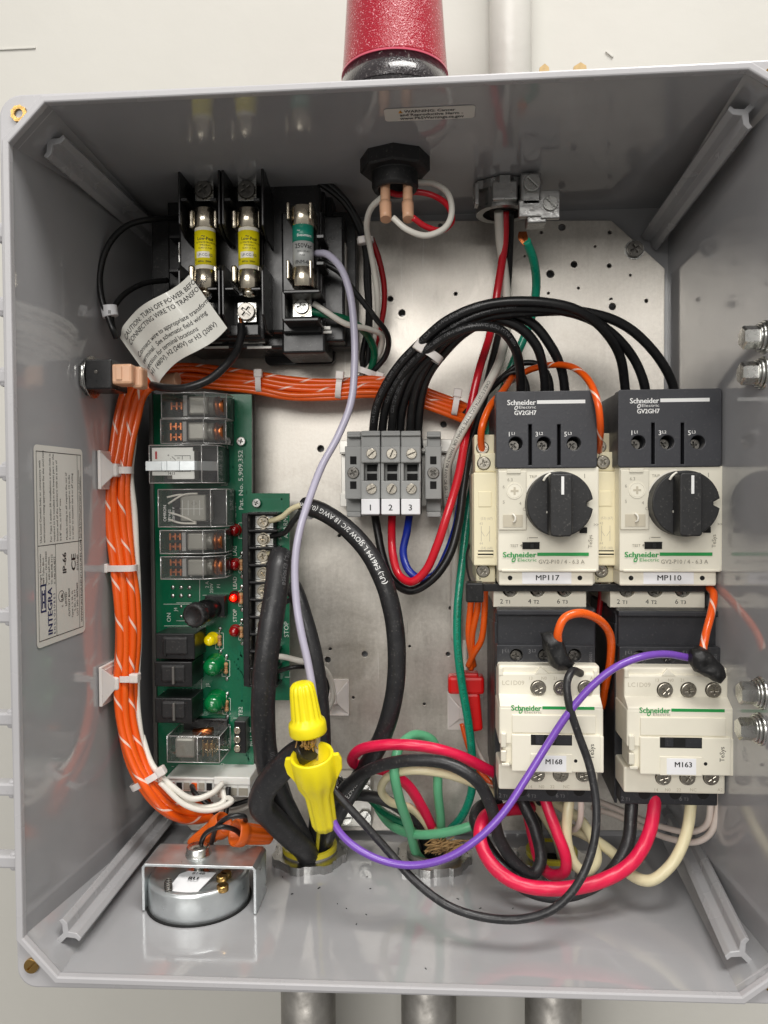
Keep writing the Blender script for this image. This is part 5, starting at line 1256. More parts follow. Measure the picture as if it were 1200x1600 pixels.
# push button block on the left wall
t = thing('push_button', 'black push button block through the left wall of the box', 'push button', P(150, 585, 56))
y = 56; a = P(134, 562, y-8); e = P(176, 608, y-8); xw = wallx_left(y)
b = MB(); b.box(a.x, e.x, y-9, y+9, e.z, a.z, .7); b.build('switch_body', 'black_plastic', t)
b = MB(); b.cyl((xw+.2, y, (a.z+e.z)/2), (1, 0, 0), 8.4, 2.2, 6); b.lathe([(9.6, 0), (9.6, .6)], (xw+3.0, y, (a.z+e.z)/2), (1, 0, 0), 32); b.cyl((xw, y, (a.z+e.z)/2), (1, 0, 0), 6, a.x-xw+1, 24); b.build('locking_nut', 'zinc', t)
b = MB(); q = P(150, 581, y-9); b.cyl((q.x, y-8.6, q.z), (0, -1, 0), 1.0, .8, 16, .3); b.build('pin', 'steel_dark', t)
t = thing('crimp_connector', 'peach moulded wire connector plugged onto the black push button block', 'crimp connector', P(195, 583, y-8))
b = MB(); b.pbox(172, 568, 206, 600, y-8, y+3, bev=1.2); b.pbox(180, 572, 190, 594, y-8.6, y, bev=.5); b.pbox(204, 572, 222, 606, y-4, y+4, bev=1.4); b.build('housing', 'peach_connector', t)
t_ = MB(); t_.tube([P(250, 600, 92), P(262, 595, 91), P(278, 592, 90)], 3.4, 12); tag(t_.build('crimp_connector', 'peach_connector'), 'peach crimp sleeve half hidden behind the white tag', 'crimp connector')

# buzzer
cyb = 57; z0 = wallz_bot(cyb, -70)+.2; pc = onZ(312, 1420, z0); 
SX = P(312, 1400, cyb).x; SR = 22.5
bz = thing('alarm_bell', 'round zinc alarm sounder on the floor of the box under a steel bracket', 'alarm', (SX, cyb, z0))
zt2 = 13.5
b = MB(); b.lathe([(SR, 0), (SR+.2, .5), (SR+.2, zt2-1.8), (SR-.2, zt2-.6), (SR-1.2, zt2), (SR-2.6, zt2-.1), (SR-3.2, zt2-.8), (9, zt2-1.2), (8, zt2-.6), (4, zt2), (0, zt2)], (SX, cyb, z0), (0, 0, 1), 72); b.build('drum', 'galvanized', bz)
b = MB(); b.ring((SX, cyb, z0), (0, 0, 1), SR, SR+1.3, .5, 64); b.build('floor_opening', 'hole_dark', bz)
y0, y1 = cyb-12, cyb+8; bh = P(312, 1352, y0).z-z0-.3
xL = P(221, 1352, y0).x; xR = P(400, 1352, y0).x; thk = 1.3
prof = [(xL, 0), (xL, bh-1.5), (xL+1.5, bh), (xR-1.5, bh), (xR, bh-1.5), (xR, 0), (xR-thk, 0), (xR-thk, bh-1.9), (xR-1.9, bh-thk), (xL+1.9, bh-thk), (xL+thk, bh-1.9), (xL+thk, 0)]
b = MB(); b.prism([(p[0], y0, z0+.3+p[1]) for p in prof], (0, y1-y0, 0), .2); b.build('bracket', 'galvanized', bz)
b = MB(); sx, sy = P(312, 1335, cyb).x, cyb-2; b.lathe([(0, -2), (5.8, -2), (5.8, -1.2), (5.4, -1.0), (5.3, 1.6), (4.7, 2.2), (0, 2.3)][1:], (sx, sy, z0+bh+2.2), (0, 0, 1), 32)
for i in range(16): b.ring((sx, sy, z0+zt2+i*.7), (0, 0, 1), .5, 2.1 if i % 2 else 1.8, .7, 16)
b.build('bolt', 'zinc', bz)
b = MB(); b.ring((sx, sy, z0+zt2-.3), (0, 0, 1), 1.5, 5.2, 1, 6); b.build('nut', 'zinc', bz)
b = MB(); cx_, cy_ = P(298, 1390, cyb-12).x, cyb-12
b.prism([(cx_-9, cy_-7.5, z0+zt2-.9), (cx_+4.6, cy_-8.4, z0+zt2-.9), (cx_+9.6, cy_+6.5, z0+zt2+1.4), (cx_-3.5, cy_+7.5, z0+zt2+1.4), (cx_-6.6, cy_+5, z0+zt2+1.2)], (0, 0, .25)); st = b.build('sticker', 'label_white', bz)
b = MB(); b.text('8148', 3.0, lambda x, y: Vector((cx_-1+x, cy_+4.2+y, z0+zt2+1.8)), 'LEFT'); b.build('lettering', 'ink_faint', st)
b = MB(); b.text('RU', 3.6, lambda x, y: Vector((cx_-1.5+x, cy_-.5+y, z0+zt2+1.8)), 'LEFT', .05); b.build('lettering', 'ink_black', st)
for (u, v) in ((347, 1372), (348, 1387), (353, 1367)):
    q = onZ(u, v, z0+zt2); b = MB(); b.cyl((q.x, q.y, z0+zt2-1.5), (0, 0, 1), 2.6, 3, 20, .4); b.build('solder_tab', 'brass', bz)
q = onZ(263, 1390, z0+zt2)
b = MB(); hel = [Vector((q.x+1.6*math.cos(i*.8), q.y+1.6*math.sin(i*.8), z0+zt2-1+i*.12)) for i in range(44)]; b.tube(hel, .3, 6, 2); b.build('spring', 'steel_dark', bz)

# conduit lock nuts on the floor
def locknut(u, v, R, y, label, bush):
    x = P(u, v, y).x; zf = wallz_bot(y, x)
    t = thing('conduit_nut', label, 'lock nut', (x, y, zf), 'lock nuts of the three conduits')
    k = pxmm(y); r = R*k
    b = MB(); b.ring((x, y, zf+.2), (0, 0, 1), r*.72, r, 4.2, 72, fn=lambda t_, h: 1+(.09 if math.cos(7*t_) > .2 else 0)); b.build('ring', 'die_cast', t)
    b = MB(); b.ring((x, y, zf+1), (0, 0, 1), r*.66, r*.78, 5.6, 48); b.build('thread', 'pipe_steel', t)
    if bush: b = MB(); b.ring((x, y, zf+5.4), (0, 0, 1), r*.68, r*.79, 2.4, 48); b.build('bushing', 'bushing_yellow', t)
    b = MB(); b.lathe([(r*.66, 0), (r*.66, .2)], (x, y, zf+.6), (0, 0, 1), 40); b.build('opening', 'hole_dark', t)
    return x, zf
locknut(484, 1340, 55, 99, 'cast lock nut with yellow bushing, left of the three, heavy cables inside', True)
locknut(678, 1340, 55, 100, 'cast lock nut without bushing under the mint green wires', False)
locknut(862, 1340, 50, 99, 'cast lock nut with yellow bushing below the M168 contactor', True)

# ground terminal bar at the plate's foot
t = thing('ground_bar', 'silver ground bar with screws on the plate behind the yellow connectors', 'ground bar', P(560, 1250, 120))
b = MB(); b.pbox(500, 1214, 580, 1230, 116, 126, bev=.5); b.pbox(520, 1226, 581, 1292, 117, 126, bev=.5); b.pbox(520, 1240, 582, 1245, 116, 118, bev=.3); b.build('bar', 'tin_plate', t)
for (u, v) in ((528, 1222), (570, 1236), (570, 1278), (540, 1278), (535, 1250)):
    q = P(u, v, 115); screw(t, (q.x, 115.4, q.z), 3.4, 'slot', 'zinc', 'ground_screw', 1.6)

# caution tag on the transformer wire
Lc, Tc, Rc, Bc = (176, 522, 66), (292, 426, 60), (352, 510, 64), (236, 606, 74)
c00, c10, c11, c01 = P(*Lc), P(*Tc), P(*Rc), P(*Bc)      # left-top, right-top, right-bottom, left-bottom in reading direction
def TG(s, t, off=0.0):
    a = c00.lerp(c10, s); e = c01.lerp(c11, s); p = a.lerp(e, t)
    dy = 4.5*math.sin(s*2*PI*1.05+.5) + 6*math.exp(-(s/.07)**2)
    dn = 2.6*math.sin(s*2*PI)*1.0
    return p + Vector((-.6*dn, dy-off, .8*dn))
b = MB(); NS, NT = 48, 10
g0 = [[b.bm.verts.new(TG(i/NS, j/NT)) for j in range(NT+1)] for i in range(NS+1)]
g1 = [[b.bm.verts.new(TG(i/NS, j/NT)+Vector((0, .35, 0))) for j in range(NT+1)] for i in range(NS+1)]
for i in range(NS):
    for j in range(NT):
        for g, rv_ in ((g0, 0), (g1, 1)):
            f = [g[i][j], g[i+1][j], g[i+1][j+1], g[i][j+1]]; fc = b.bm.faces.new(f if rv_ else f[::-1]); fc.smooth = True
bt = thing('caution_tag', 'curled white caution tag with black print wrapped on a black wire', 'tag', c00)
b.build('sheet', 'tag_vinyl', bt)
b = MB(); Wt = (c10-c00).length; Ht = (c01-c00).length
for i, (s, s0) in enumerate((('CAUTION: TURN OFF POWER BEFORE', 0.05), ('CONNECTING WIRE TO TRANSFORMER.', .06), ('', 0), ('Connect wire to appropriate transformer', .06), ('terminal.  See schematic field wiring', .06), ('section for terminal locations', .06), ('H1 (480V), H2 (240V) or H3 (208V)', .06))):
    if s: b.text(s, 3.2, lambda x, y: TG(s0+x/Wt, .16+i*.115-y/Ht, .12), 'LEFT', .012, .86)
b.build('lettering', 'ink_black', bt)

# =================================================================== WIRES
GB = 'black power wires arching from the terminal strip to the breakers'
# black power wires, terminal strip -> left breaker / right breaker
def arch(label, pts, txt=None, s0=20, dpx=14.5, m='wire_black'):
    o, pa, r = wire(label, dpx, pts, m, group=GB, seg=14)
    if txt: wire_text(o, pa, r, txt, s0, 2.3, 'ink_faint', ang=.35)
    return o
PRN = 'CSA TEW 105C 600V OR AWM 1015 105C 600V VW-1 CSA  12 AWG (UL) MTW 600V'
arch('black wire from terminal 1 to the L1 hole of the MP110 breaker, outermost arch', [(583, 700, 106), (583, 676, 104), (590, 630, 96), (618, 578, 84), (655, 538, 74), (700, 500, 66), (760, 476, 62), (830, 471, 60), (895, 482, 62), (940, 512, 70), (968, 555, 80), (976, 600, 88), (978, 640, 92)], PRN, 14)
arch('black wire from terminal 2 to the L2 hole of the MP110 breaker', [(612, 700, 106), (612, 676, 104), (617, 632, 96), (636, 585, 86), (665, 549, 77), (705, 513, 69), (762, 487, 65), (832, 481, 64), (905, 492, 67), (955, 520, 75), (990, 560, 83), (1007, 602, 88), (1010, 640, 92)], PRN, 20)
arch('black wire from terminal 3 to the L3 hole of the MP110 breaker', [(642, 700, 106), (641, 676, 104), (645, 632, 97), (656, 590, 88), (678, 553, 80), (712, 520, 72), (768, 495, 68), (840, 487, 67), (915, 488, 70), (975, 508, 75), (1022, 550, 81), (1050, 598, 87), (1056, 640, 92)])
arch('black wire from terminal 1 to the L1 hole of the MP117 breaker', [(597, 700, 108), (597, 676, 106), (604, 632, 98), (630, 583, 85), (663, 550, 74), (703, 523, 67), (745, 510, 64), (782, 516, 66), (805, 545, 73), (813, 585, 82), (814, 640, 92)], PRN, 26)
arch('black wire from terminal 2 to the L2 hole of the MP117 breaker', [(625, 700, 108), (625, 676, 106), (629, 636, 99), (646, 590, 88), (672, 556, 80), (712, 522, 73), (760, 500, 70), (805, 508, 72), (838, 540, 77), (850, 585, 84), (852, 640, 92)])
arch('black wire from terminal 3 to the L3 hole of the MP117 breaker', [(655, 700, 108), (653, 676, 106), (656, 636, 99), (666, 592, 91), (690, 556, 84), (730, 517, 78), (785, 493, 74), (828, 503, 75), (860, 540, 79), (878, 580, 85), (885, 640, 92)])
wire('thin black wire hooked behind the black arches above the MP117 breaker', 9, [(826, 640, 100), (822, 600, 98), (812, 582, 97), (795, 584, 98), (770, 605, 102), (745, 630, 106), (720, 650, 110)], 'wire_black')
wire('thin black wire arching up beside the orange one above the MP117 breaker', 9, [(862, 640, 104), (858, 590, 100), (842, 570, 99), (815, 568, 100), (790, 585, 102), (760, 612, 106)], 'wire_black')

# wires from the grey clamp
o, pa, r = wire('glossy red wire running from the top fitting down into terminal 2', 13, [(789, 330, 96), (788, 380, 104), (778, 450, 112), (766, 520, 110), (748, 580, 100), (735, 640, 98), (726, 690, 90), (716, 745, 84), (700, 800, 80), (682, 855, 80), (664, 893, 82), (643, 909, 84), (624, 899, 88), (614, 868, 92), (612, 830, 98), (613, 795, 104)], 'wire_red')
o, pa, r = wire('glossy black wire running from the top fitting down into terminal 1', 13, [(797, 330, 98), (796, 380, 108), (792, 450, 116), (782, 510, 114), (768, 570, 106), (752, 640, 102), (733, 700, 96), (724, 760, 92), (716, 820, 90), (700, 872, 88), (672, 908, 88), (640, 923, 90), (612, 905, 94), (598, 870, 98), (590, 830, 102), (584, 795, 106)], 'wire_black')
wire_text(o, pa, r, 'GAGE 14 AWG 600V VW-1 CSA', 455, 2.1, 'ink_faint', ang=.2)
wire('blue wire looping from terminal 3 up behind the red wire', 12, [(641, 795, 104), (636, 830, 98), (630, 865, 94), (640, 893, 90), (660, 905, 90), (680, 897, 92), (698, 865, 94), (712, 825, 98), (722, 770, 102), (735, 700, 106), (748, 650, 110)], 'wire_blue')
o, pa, r = wire('white printed wire from the top fitting curving behind the red wire', 14, [(779, 330, 94), (782, 380, 104), (790, 440, 114), (792, 500, 116), (782, 560, 104), (762, 602, 92), (738, 645, 86), (714, 688, 88), (698, 735, 98), (700, 785, 108), (708, 830, 114), (712, 880, 116), (711, 940, 118), (712, 1000, 120)], 'wire_white')
wire_text(o, pa, r, 'CABLE E123774 (UL) TYPE THHN OR THWN-2 OR AWM OR GR II 18 AWG 600V', 100, 2.2, 'ink_black', ang=-.1, rev=False)
o, pa, r = wire('teal green printed wire hanging from the ground lug to the plate foot', 13, [(822, 376, 80), (833, 405, 88), (838, 445, 100), (832, 490, 108), (818, 530, 110), (800, 570, 110), (782, 620, 110), (762, 680, 112), (742, 745, 110), (730, 810, 106), (722, 880, 102), (715, 950, 98), (715, 1010, 96), (722, 1070, 96), (732, 1130, 98), (738, 1190, 102), (736, 1240, 108), (722, 1275, 114), (704, 1296, 119)], 'wire_teal')
wire_text(o, pa, r, 'C(UL) E156879 10 AWG MACHINE TOOL WIRE OR AWM 600 VOLTS OR MTW 90C 14 AWG 600 VOLTS OR TEW 105C', 150, 2.3, 'wire_green', ang=.1)

# orange bundles with white tracer
GO = 'orange wires with white tracer laced into the loom'
def bundle(label, pts, n, R, dpx, m='wire_orange_striped', group=GO, twist=.0, ph=0, squash=1.0, lay=None):
    w3 = wire_pts(pts); path = smooth_path(w3, 3); fr = frames(path)
    rad = dpx/2*pxmm(sum(p.y for p in w3)/len(w3)); k = pxmm(sum(p.y for p in w3)/len(w3))
    for i in range(n):
        if lay: ox, oy = lay[i]
        else:
            a = 2*PI*i/n+ph; ox, oy = math.cos(a)*R, math.sin(a)*R*squash
        q = []
        for j, (p, (t, nn, bb)) in enumerate(zip(path, fr)):
            if j % 3 and j != len(path)-1: continue
            tw = twist*j/len(path); jx = random.uniform(-1.6, 1.6); jy = random.uniform(-1.0, 1.0)
            aa, cc = ox*math.cos(tw)-oy*math.sin(tw)+jx, ox*math.sin(tw)+oy*math.cos(tw)+jy
            q.append(p + bb*aa*k*1.0 + nn*cc*k)
        mm = m[i % len(m)] if isinstance(m, (list, tuple)) else m
        b = MB(); b.tube(q, rad, seg=10, sub=4); o = b.build('wire', mm)
        tag(o, label[i] if isinstance(label, (list, tuple)) else label, 'wire', group)
LO = ['%s of the orange strands in the loom tied down the left side' % s for s in ('leftmost', 'second from left', 'third from left', 'rightmost', 'back left', 'back middle', 'back right')]
lay7 = [(-15, 2), (-5, 5), (5, 4), (14, 1), (-10, -6), (0, -5), (10, -6)]
bundle(LO, [(232, 588, 84), (212, 612, 82), (200, 650, 82), (190, 700, 80), (183, 760, 78), (185, 820, 78), (192, 880, 77), (198, 945, 76), (199, 1010, 76), (196, 1070, 75), (200, 1130, 74), (216, 1190, 72), (238, 1230, 71), (262, 1256, 76), (295, 1270, 86), (330, 1266, 98)], 7, 0, 12.5, lay=lay7, m=['wire_orange', 'wire_orange_striped', 'wire_orange', 'wire_orange_striped', 'wire_orange_striped', 'wire_orange', 'wire_orange'], twist=1.6)
LU = ['%s of the orange strands in the level loom under the fuse holders' % s for s in ('topmost front', 'second front', 'third front', 'lowest front', 'upper back', 'middle back', 'lower back', 'bottom edge')]
lay8 = [(-13, 2), (-4, 5), (5, 4), (14, 2), (-9, -5), (0, -6), (9, -5), (17, -4)]
bundle(LU, [(226, 590, 90), (262, 584, 98), (300, 584, 104), (345, 590, 106), (400, 596, 106), (455, 606, 106), (520, 607, 106), (580, 603, 108), (630, 610, 110), (680, 626, 110), (722, 642, 112), (760, 660, 116)], 8, 0, 9.5, lay=lay8, m=['wire_orange_striped', 'wire_orange', 'wire_orange_striped', 'wire_orange'], twist=.6)
wire('white wire running down beside the orange loom on the left side', 10, [(226, 600, 86), (215, 640, 86), (208, 700, 84), (204, 740, 82), (210, 800, 82), (213, 860, 82), (216, 930, 82), (217, 1000, 82), (214, 1060, 80), (216, 1120, 78), (228, 1180, 76), (250, 1218, 74), (285, 1250, 74), (320, 1262, 78), (350, 1252, 82), (345, 1228, 86)], 'wire_white')
wire('white wire dipping from the loom into the small plug connector', 9.5, [(222, 1150, 78), (238, 1195, 74), (265, 1225, 72), (300, 1248, 74), (330, 1240, 78), (348, 1224, 84)], 'wire_white')
wire('dark red wire hidden behind the orange loom on the left side', 9, [(196, 900, 92), (172, 960, 90), (172, 1010, 88), (176, 1070, 88), (182, 1130, 86), (205, 1190, 84), (230, 1225, 84)], 'wire_dark_red')
wire('white wire running from the grey plug connector across to the loom', 9, [(250, 1222, 70), (290, 1258, 72), (330, 1266, 76), (362, 1252, 80), (345, 1242, 86)], 'wire_white')
for i, (pts) in enumerate(([(300, 1228, 88), (305, 1240, 82), (330, 1262, 80), (345, 1282, 80), (352, 1300, 80)], [(357, 1230, 86), (355, 1255, 82), (350, 1285, 78), (338, 1310, 74)])):
    wire(('black wire looping from the wide plug connector to the orange nuts', 'black wire hanging straight down from the small plug connector')[i], 8.5, pts, 'wire_black')
wire('glossy black wire curling between the two orange wire nuts', 8, [(318, 1348, 66), (313, 1325, 60), (322, 1302, 56), (345, 1292, 54), (366, 1296, 58), (376, 1304, 62)], 'wire_black')
wire('black wire arching over the right orange wire nut', 8, [(330, 1318, 70), (340, 1290, 58), (360, 1276, 54), (380, 1275, 56), (384, 1282, 60)], 'wire_black')
wire('thin black wire running from the connectors behind the heavy cable', 7, [(345, 1262, 92), (370, 1256, 96), (400, 1246, 100), (430, 1236, 106)], 'wire_black')
wire('white wire beside the thin black one behind the heavy cable', 6, [(342, 1268, 96), (372, 1266, 99), (402, 1254, 103), (430, 1246, 108)], 'wire_white')

# transformer leads
wire('black transformer lead making the big loop at the upper left, upper end', 10, [(286, 341, 96), (245, 342, 88), (200, 352, 80), (170, 382, 74), (156, 430, 70), (160, 470, 68), (170, 498, 68), (177, 516, 68), (182, 528, 70)], 'wire_black')
wire('black transformer lead tucked under the loop with a white marker sleeve', 9, [(262, 438, 98), (225, 443, 88), (192, 462, 78), (176, 487, 72), (175, 505, 70), (180, 522, 71)], 'wire_black')
b = MB(); q = [P(170, 478, 69), P(171, 486, 69), P(173, 495, 69)]; b.tube(q, 2.9, 16, 4, flat=1.3); sl = tag(b.build('wire_marker', 'label_white'), 'white marker sleeve on the black wires above the caution tag', 'wire marker')
b = MB(); b.ptext('II', 171, 490, 65.9, 6, bold=.01); b.build('lettering', 'ink_black', sl)
wire('thick black lead sweeping from the caution tag up to the fuse terminal', 13, [(238, 602, 76), (258, 606, 66), (290, 606, 62), (325, 594, 62), (352, 572, 66), (370, 548, 72), (377, 522, 76), (377, 508, 78)], 'wire_black')
b = MB(); b.tube([P(377, 506, 78), P(375, 497, 79)], .9, 8); tag(b.build('wire_end', 'copper'), 'bare copper end clamped under the big fuse terminal screw', 'wire end')
for i, (dx, lab) in enumerate(((0, 'black lead arching over the fuse holders, outer one'), (1, 'black lead arching over the fuse holders, inner one'))):
    k = dx*9
    wire(lab, 9, [(412, 254+k, 92), (452, 258+k, 90), (500, 278+k, 88), (538, 310+k*.8, 88), (562-k*.5, 350, 92), (573-k*.3, 390, 98), (576-k*.4, 440, 104), (578-k*.3, 500, 110), (575-k, 560, 116), (570, 590, 120)], 'wire_black', group=None)
wire('black lead running from the small fuse holder down to the tied bunch', 9, [(498, 408, 84), (530, 425, 84), (556, 458, 88), (585, 495, 94), (606, 525, 102), (603, 555, 110), (585, 578, 114), (572, 592, 118)], 'wire_black')
wire('green wire from the small fuse terminal to the tied bunch', 12, [(486, 487, 82), (512, 492, 84), (548, 502, 92), (575, 525, 104), (585, 555, 112), (575, 585, 117), (560, 600, 120)], 'wire_green')
wire('white wire from the small fuse terminal looping into the tied bunch', 9, [(490, 474, 80), (508, 486, 80), (540, 506, 86), (575, 514, 96), (596, 524, 104), (594, 548, 112), (576, 575, 116), (560, 592, 120)], 'wire_white')
wire('white wire running down from the beacon into the tied bunch', 9, [(598, 308, 62), (580, 325, 68), (573, 350, 76), (577, 380, 86), (584, 420, 96), (590, 465, 104), (588, 510, 112), (578, 560, 118), (568, 592, 122)], 'wire_white')
wire('dark red wire running down from the beacon into the tied bunch', 9, [(580, 372, 94), (592, 405, 100), (600, 445, 106), (600, 480, 110), (592, 520, 114), (578, 565, 120)], 'wire_dark_red')
wire('white wire looping right from the left pink connector under the beacon', 9.5, [(614, 340, 54), (635, 358, 54), (665, 368, 56), (695, 356, 58), (706, 330, 62), (698, 300, 66), (675, 286, 68), (650, 284, 68), (638, 276, 66)], 'wire_white')
wire('dark red wire looping right from the right pink connector under the beacon', 9.5, [(645, 340, 54), (665, 354, 58), (690, 360, 62), (706, 346, 64), (700, 322, 66), (678, 306, 68), (650, 300, 68), (622, 304, 66), (608, 300, 64)], 'wire_red')
# lavender wire
o, pa, r = wire('pale lavender wire hanging from the small fuse holder to the yellow connectors', 12, [(494, 396, 74), (512, 398, 66), (532, 418, 62), (546, 455, 60), (553, 510, 58), (554, 570, 56), (548, 630, 54), (528, 682, 52), (503, 728, 50), (485, 775, 46), (468, 830, 42), (461, 880, 40), (463, 940, 38), (470, 985, 36), (482, 1040, 34), (490, 1090, 32), (494, 1150, 32), (496, 1185, 34)], 'wire_lavender')

# heavy cables
o, pa, r = wire('heavy black cable with white SJOOW print bowing out to the right', 29, [(474, 790, 92), (500, 798, 88), (535, 820, 84), (572, 858, 80), (598, 905, 77), (614, 960, 76), (620, 1020, 76), (616, 1085, 77), (598, 1150, 80), (568, 1205, 84), (538, 1252, 88), (515, 1295, 94), (500, 1330, 99), (494, 1360, 104)], 'cable_rubber', name='cable', cat='cable')
L = sum((a-c).length for a, c in zip(pa[:-1], pa[1:]))
wire_text(o, pa, r, '(UL) E46194 L SJOW 2/C 18 AWG (0.824mm²)', L-60.5, 3.35, 'ink_white', rev=True, bold=.01)
wire_text(o, pa, r, 'E290458', L-172, 3.2, 'ink_white', rev=True)
b = MB(); q0, q1 = P(476, 800, 76), P(488, 806, 76); b.tube([P(482, 794.5, 91.2), P(487, 796, 90.2)], 5.15, 24, 3); tag(b.build('wire_marker', 'label_white'), 'white marker sleeve at the upper end of the bowed heavy cable', 'wire marker')
o, pa, r = wire('scuffed heavy black cable standing straight in front of the screw terminals', 38, [(439, 868, 66), (436, 880, 62), (431, 925, 56), (421, 990, 50), (413, 1060, 48), (411, 1120, 50), (416, 1180, 56), (432, 1235, 64), (456, 1285, 76), (476, 1325, 90), (484, 1355, 100)], 'cable_rubber', name='cable', cat='cable')
wire_text(o, pa, r, '(UL) E290458', 1, 2.8, 'ink_faint', ang=.6)
L = sum((a-c).length for a, c in zip(pa[:-1], pa[1:]))
wire_text(o, pa, r, '//////290458', L*.50, 3.4, 'ink_faint', ang=.55, flip=True)
o, pa, r = wire('crooked heavy black cable rising to the upper yellow connector', 40, [(482, 1168, 30), (462, 1180, 34), (436, 1204, 38), (412, 1236, 44), (408, 1258, 48), (425, 1278, 56), (452, 1305, 70), (478, 1330, 86), (488, 1356, 98)], 'cable_rubber', name='cable', cat='cable', sub=6)
o, pa, r = wire('heavy black cable running straight down behind the lavender wire', 27, [(458, 916, 84), (466, 935, 80), (480, 980, 76), (492, 1030, 74), (500, 1090, 74), (504, 1150, 76), (503, 1210, 80), (497, 1270, 88), (490, 1330, 98), (488, 1358, 104)], 'cable_rubber', name='cable', cat='cable')
wire('fourth heavy cable half hidden behind the crooked cable', 30, [(424, 1190, 74), (440, 1240, 78), (455, 1285, 84), (468, 1325, 94), (474, 1356, 102)], 'cable_rubber', name='cable', cat='cable')
wire('thin yellowish wire dropping from the lower yellow connector into the left conduit', 6, [(500, 1275, 62), (498, 1300, 76), (494, 1345, 98)], 'bushing_yellow')

# little wires at the screw terminals
wire('cream wire from the top screw terminal to the bowed cable', 9, [(422, 814, 99), (440, 808, 94), (456, 795, 90), (470, 789, 88)], 'wire_cream')
wire('dark grey wire from the second screw terminal to the bowed cable', 9, [(424, 838, 99), (445, 832, 94), (458, 815, 90), (472, 797, 88)], 'wire_black')
wire('cream wire from the third screw terminal to the straight heavy cable', 8, [(420, 864, 99), (430, 870, 88), (436, 882, 74)], 'wire_cream')
wire('cream wire end beside the heavy cable half way down the terminals', 8, [(445, 932, 90), (452, 920, 86), (462, 924, 84)], 'wire_cream')
wire('black wire end beside the heavy cable half way down the terminals', 8, [(436, 942, 90), (448, 940, 86), (462, 930, 84)], 'wire_black')
wire('white wire leaving the eighth screw terminal behind the cables', 9, [(420, 1027, 99), (440, 1026, 94), (470, 1033, 90), (500, 1040, 100), (516, 1060, 108), (520, 1090, 114), (512, 1110, 118)], 'wire_white')
wire('glossy thin black wire leaving the ninth screw terminal behind the cables', 7, [(424, 1054, 99), (440, 1047, 92), (462, 1042, 90), (500, 1048, 104), (512, 1070, 112), (508, 1100, 118)], 'wire_black')

# purple and black control wires in front
wire('purple wire swooping from the lower yellow connector to the taped splice', 12, [(516, 1262, 34), (524, 1290, 32), (548, 1318, 30), (590, 1342, 28), (640, 1352, 26), (695, 1342, 24), (745, 1312, 24), (785, 1272, 26), (820, 1220, 30), (855, 1164, 33), (890, 1112, 34), (925, 1072, 34), (960, 1044, 34), (1000, 1027, 36), (1040, 1022, 40), (1078, 1028, 44)], 'wire_purple')
wire('thin black wire crossing the box floor from the yellow connector to the M168 contactor', 13, [(512, 1225, 36), (530, 1245, 34), (565, 1283, 32), (605, 1328, 30), (650, 1378, 26), (700, 1415, 22), (755, 1433, 20), (815, 1436, 18), (865, 1420, 18), (902, 1382, 20), (926, 1325, 24), (932, 1265, 28), (922, 1200, 32), (903, 1145, 34), (889, 1100, 34), (886, 1066, 36), (894, 1049, 40), (907, 1052, 47)], 'cable_rubber')

# motor leads, pink-red
GP = 'motor leads entering from the conduits below'
M_ = 'wire_pink'
wire('thick pink-red lead sweeping under both contactors to 4T2 of M163', 21, [(1022, 1235, 62), (1022, 1262, 58), (1012, 1308, 52), (985, 1350, 46), (935, 1378, 42), (870, 1389, 40), (808, 1380, 42), (768, 1350, 46), (750, 1310, 54), (757, 1278, 62), (785, 1266, 74), (830, 1262, 88)], M_, group=GP)
wire('pink-red lead dropping from 4T2 of M168 into a tight hook', 17, [(846, 1232, 66), (856, 1262, 62), (870, 1300, 58), (884, 1340, 56), (882, 1362, 58), (860, 1366, 66), (842, 1345, 76), (832, 1305, 84), (822, 1262, 88), (815, 1240, 90)], M_, group=GP)
wire('pink-red lead arching from behind the M168 contactor to the middle conduit', 17, [(800, 1222, 84), (765, 1204, 76), (715, 1180, 70), (660, 1166, 68), (600, 1164, 70), (562, 1172, 74), (550, 1188, 80), (565, 1198, 88), (600, 1204, 92), (635, 1225, 96), (660, 1262, 100), (676, 1295, 104)], M_, group=GP)
# black
wire('thick black lead sweeping under the pink one to 2T1 of M163', 20, [(988, 1235, 66), (986, 1270, 62), (980, 1320, 58), (950, 1368, 54), (905, 1394, 52), (860, 1400, 52), (815, 1385, 54), (785, 1355, 60), (755, 1312, 68), (742, 1278, 76), (752, 1260, 84), (780, 1252, 90)], 'cable_rubber', group=GP)
wire('thick black lead arching over the middle conduit and hooking up to 2T1 of M168', 19, [(502, 1300, 96), (520, 1255, 88), (545, 1225, 78), (585, 1200, 66), (640, 1188, 58), (700, 1193, 54), (745, 1220, 52), (768, 1262, 54), (780, 1310, 58), (808, 1352, 60), (832, 1366, 62), (845, 1345, 66), (836, 1295, 70), (818, 1255, 74), (812, 1236, 78)], 'cable_rubber', group=GP)
wire('black lead running low from the heavy cable into the middle conduit', 18, [(520, 1248, 104), (560, 1242, 100), (605, 1252, 98), (640, 1275, 100), (662, 1308, 104), (672, 1345, 108)], 'cable_rubber', group=GP)
wire('short black lead from the right conduit up behind the pink hook', 16, [(846, 1352, 104), (840, 1300, 100), (838, 1262, 96), (842, 1236, 92)], 'cable_rubber', group=GP)
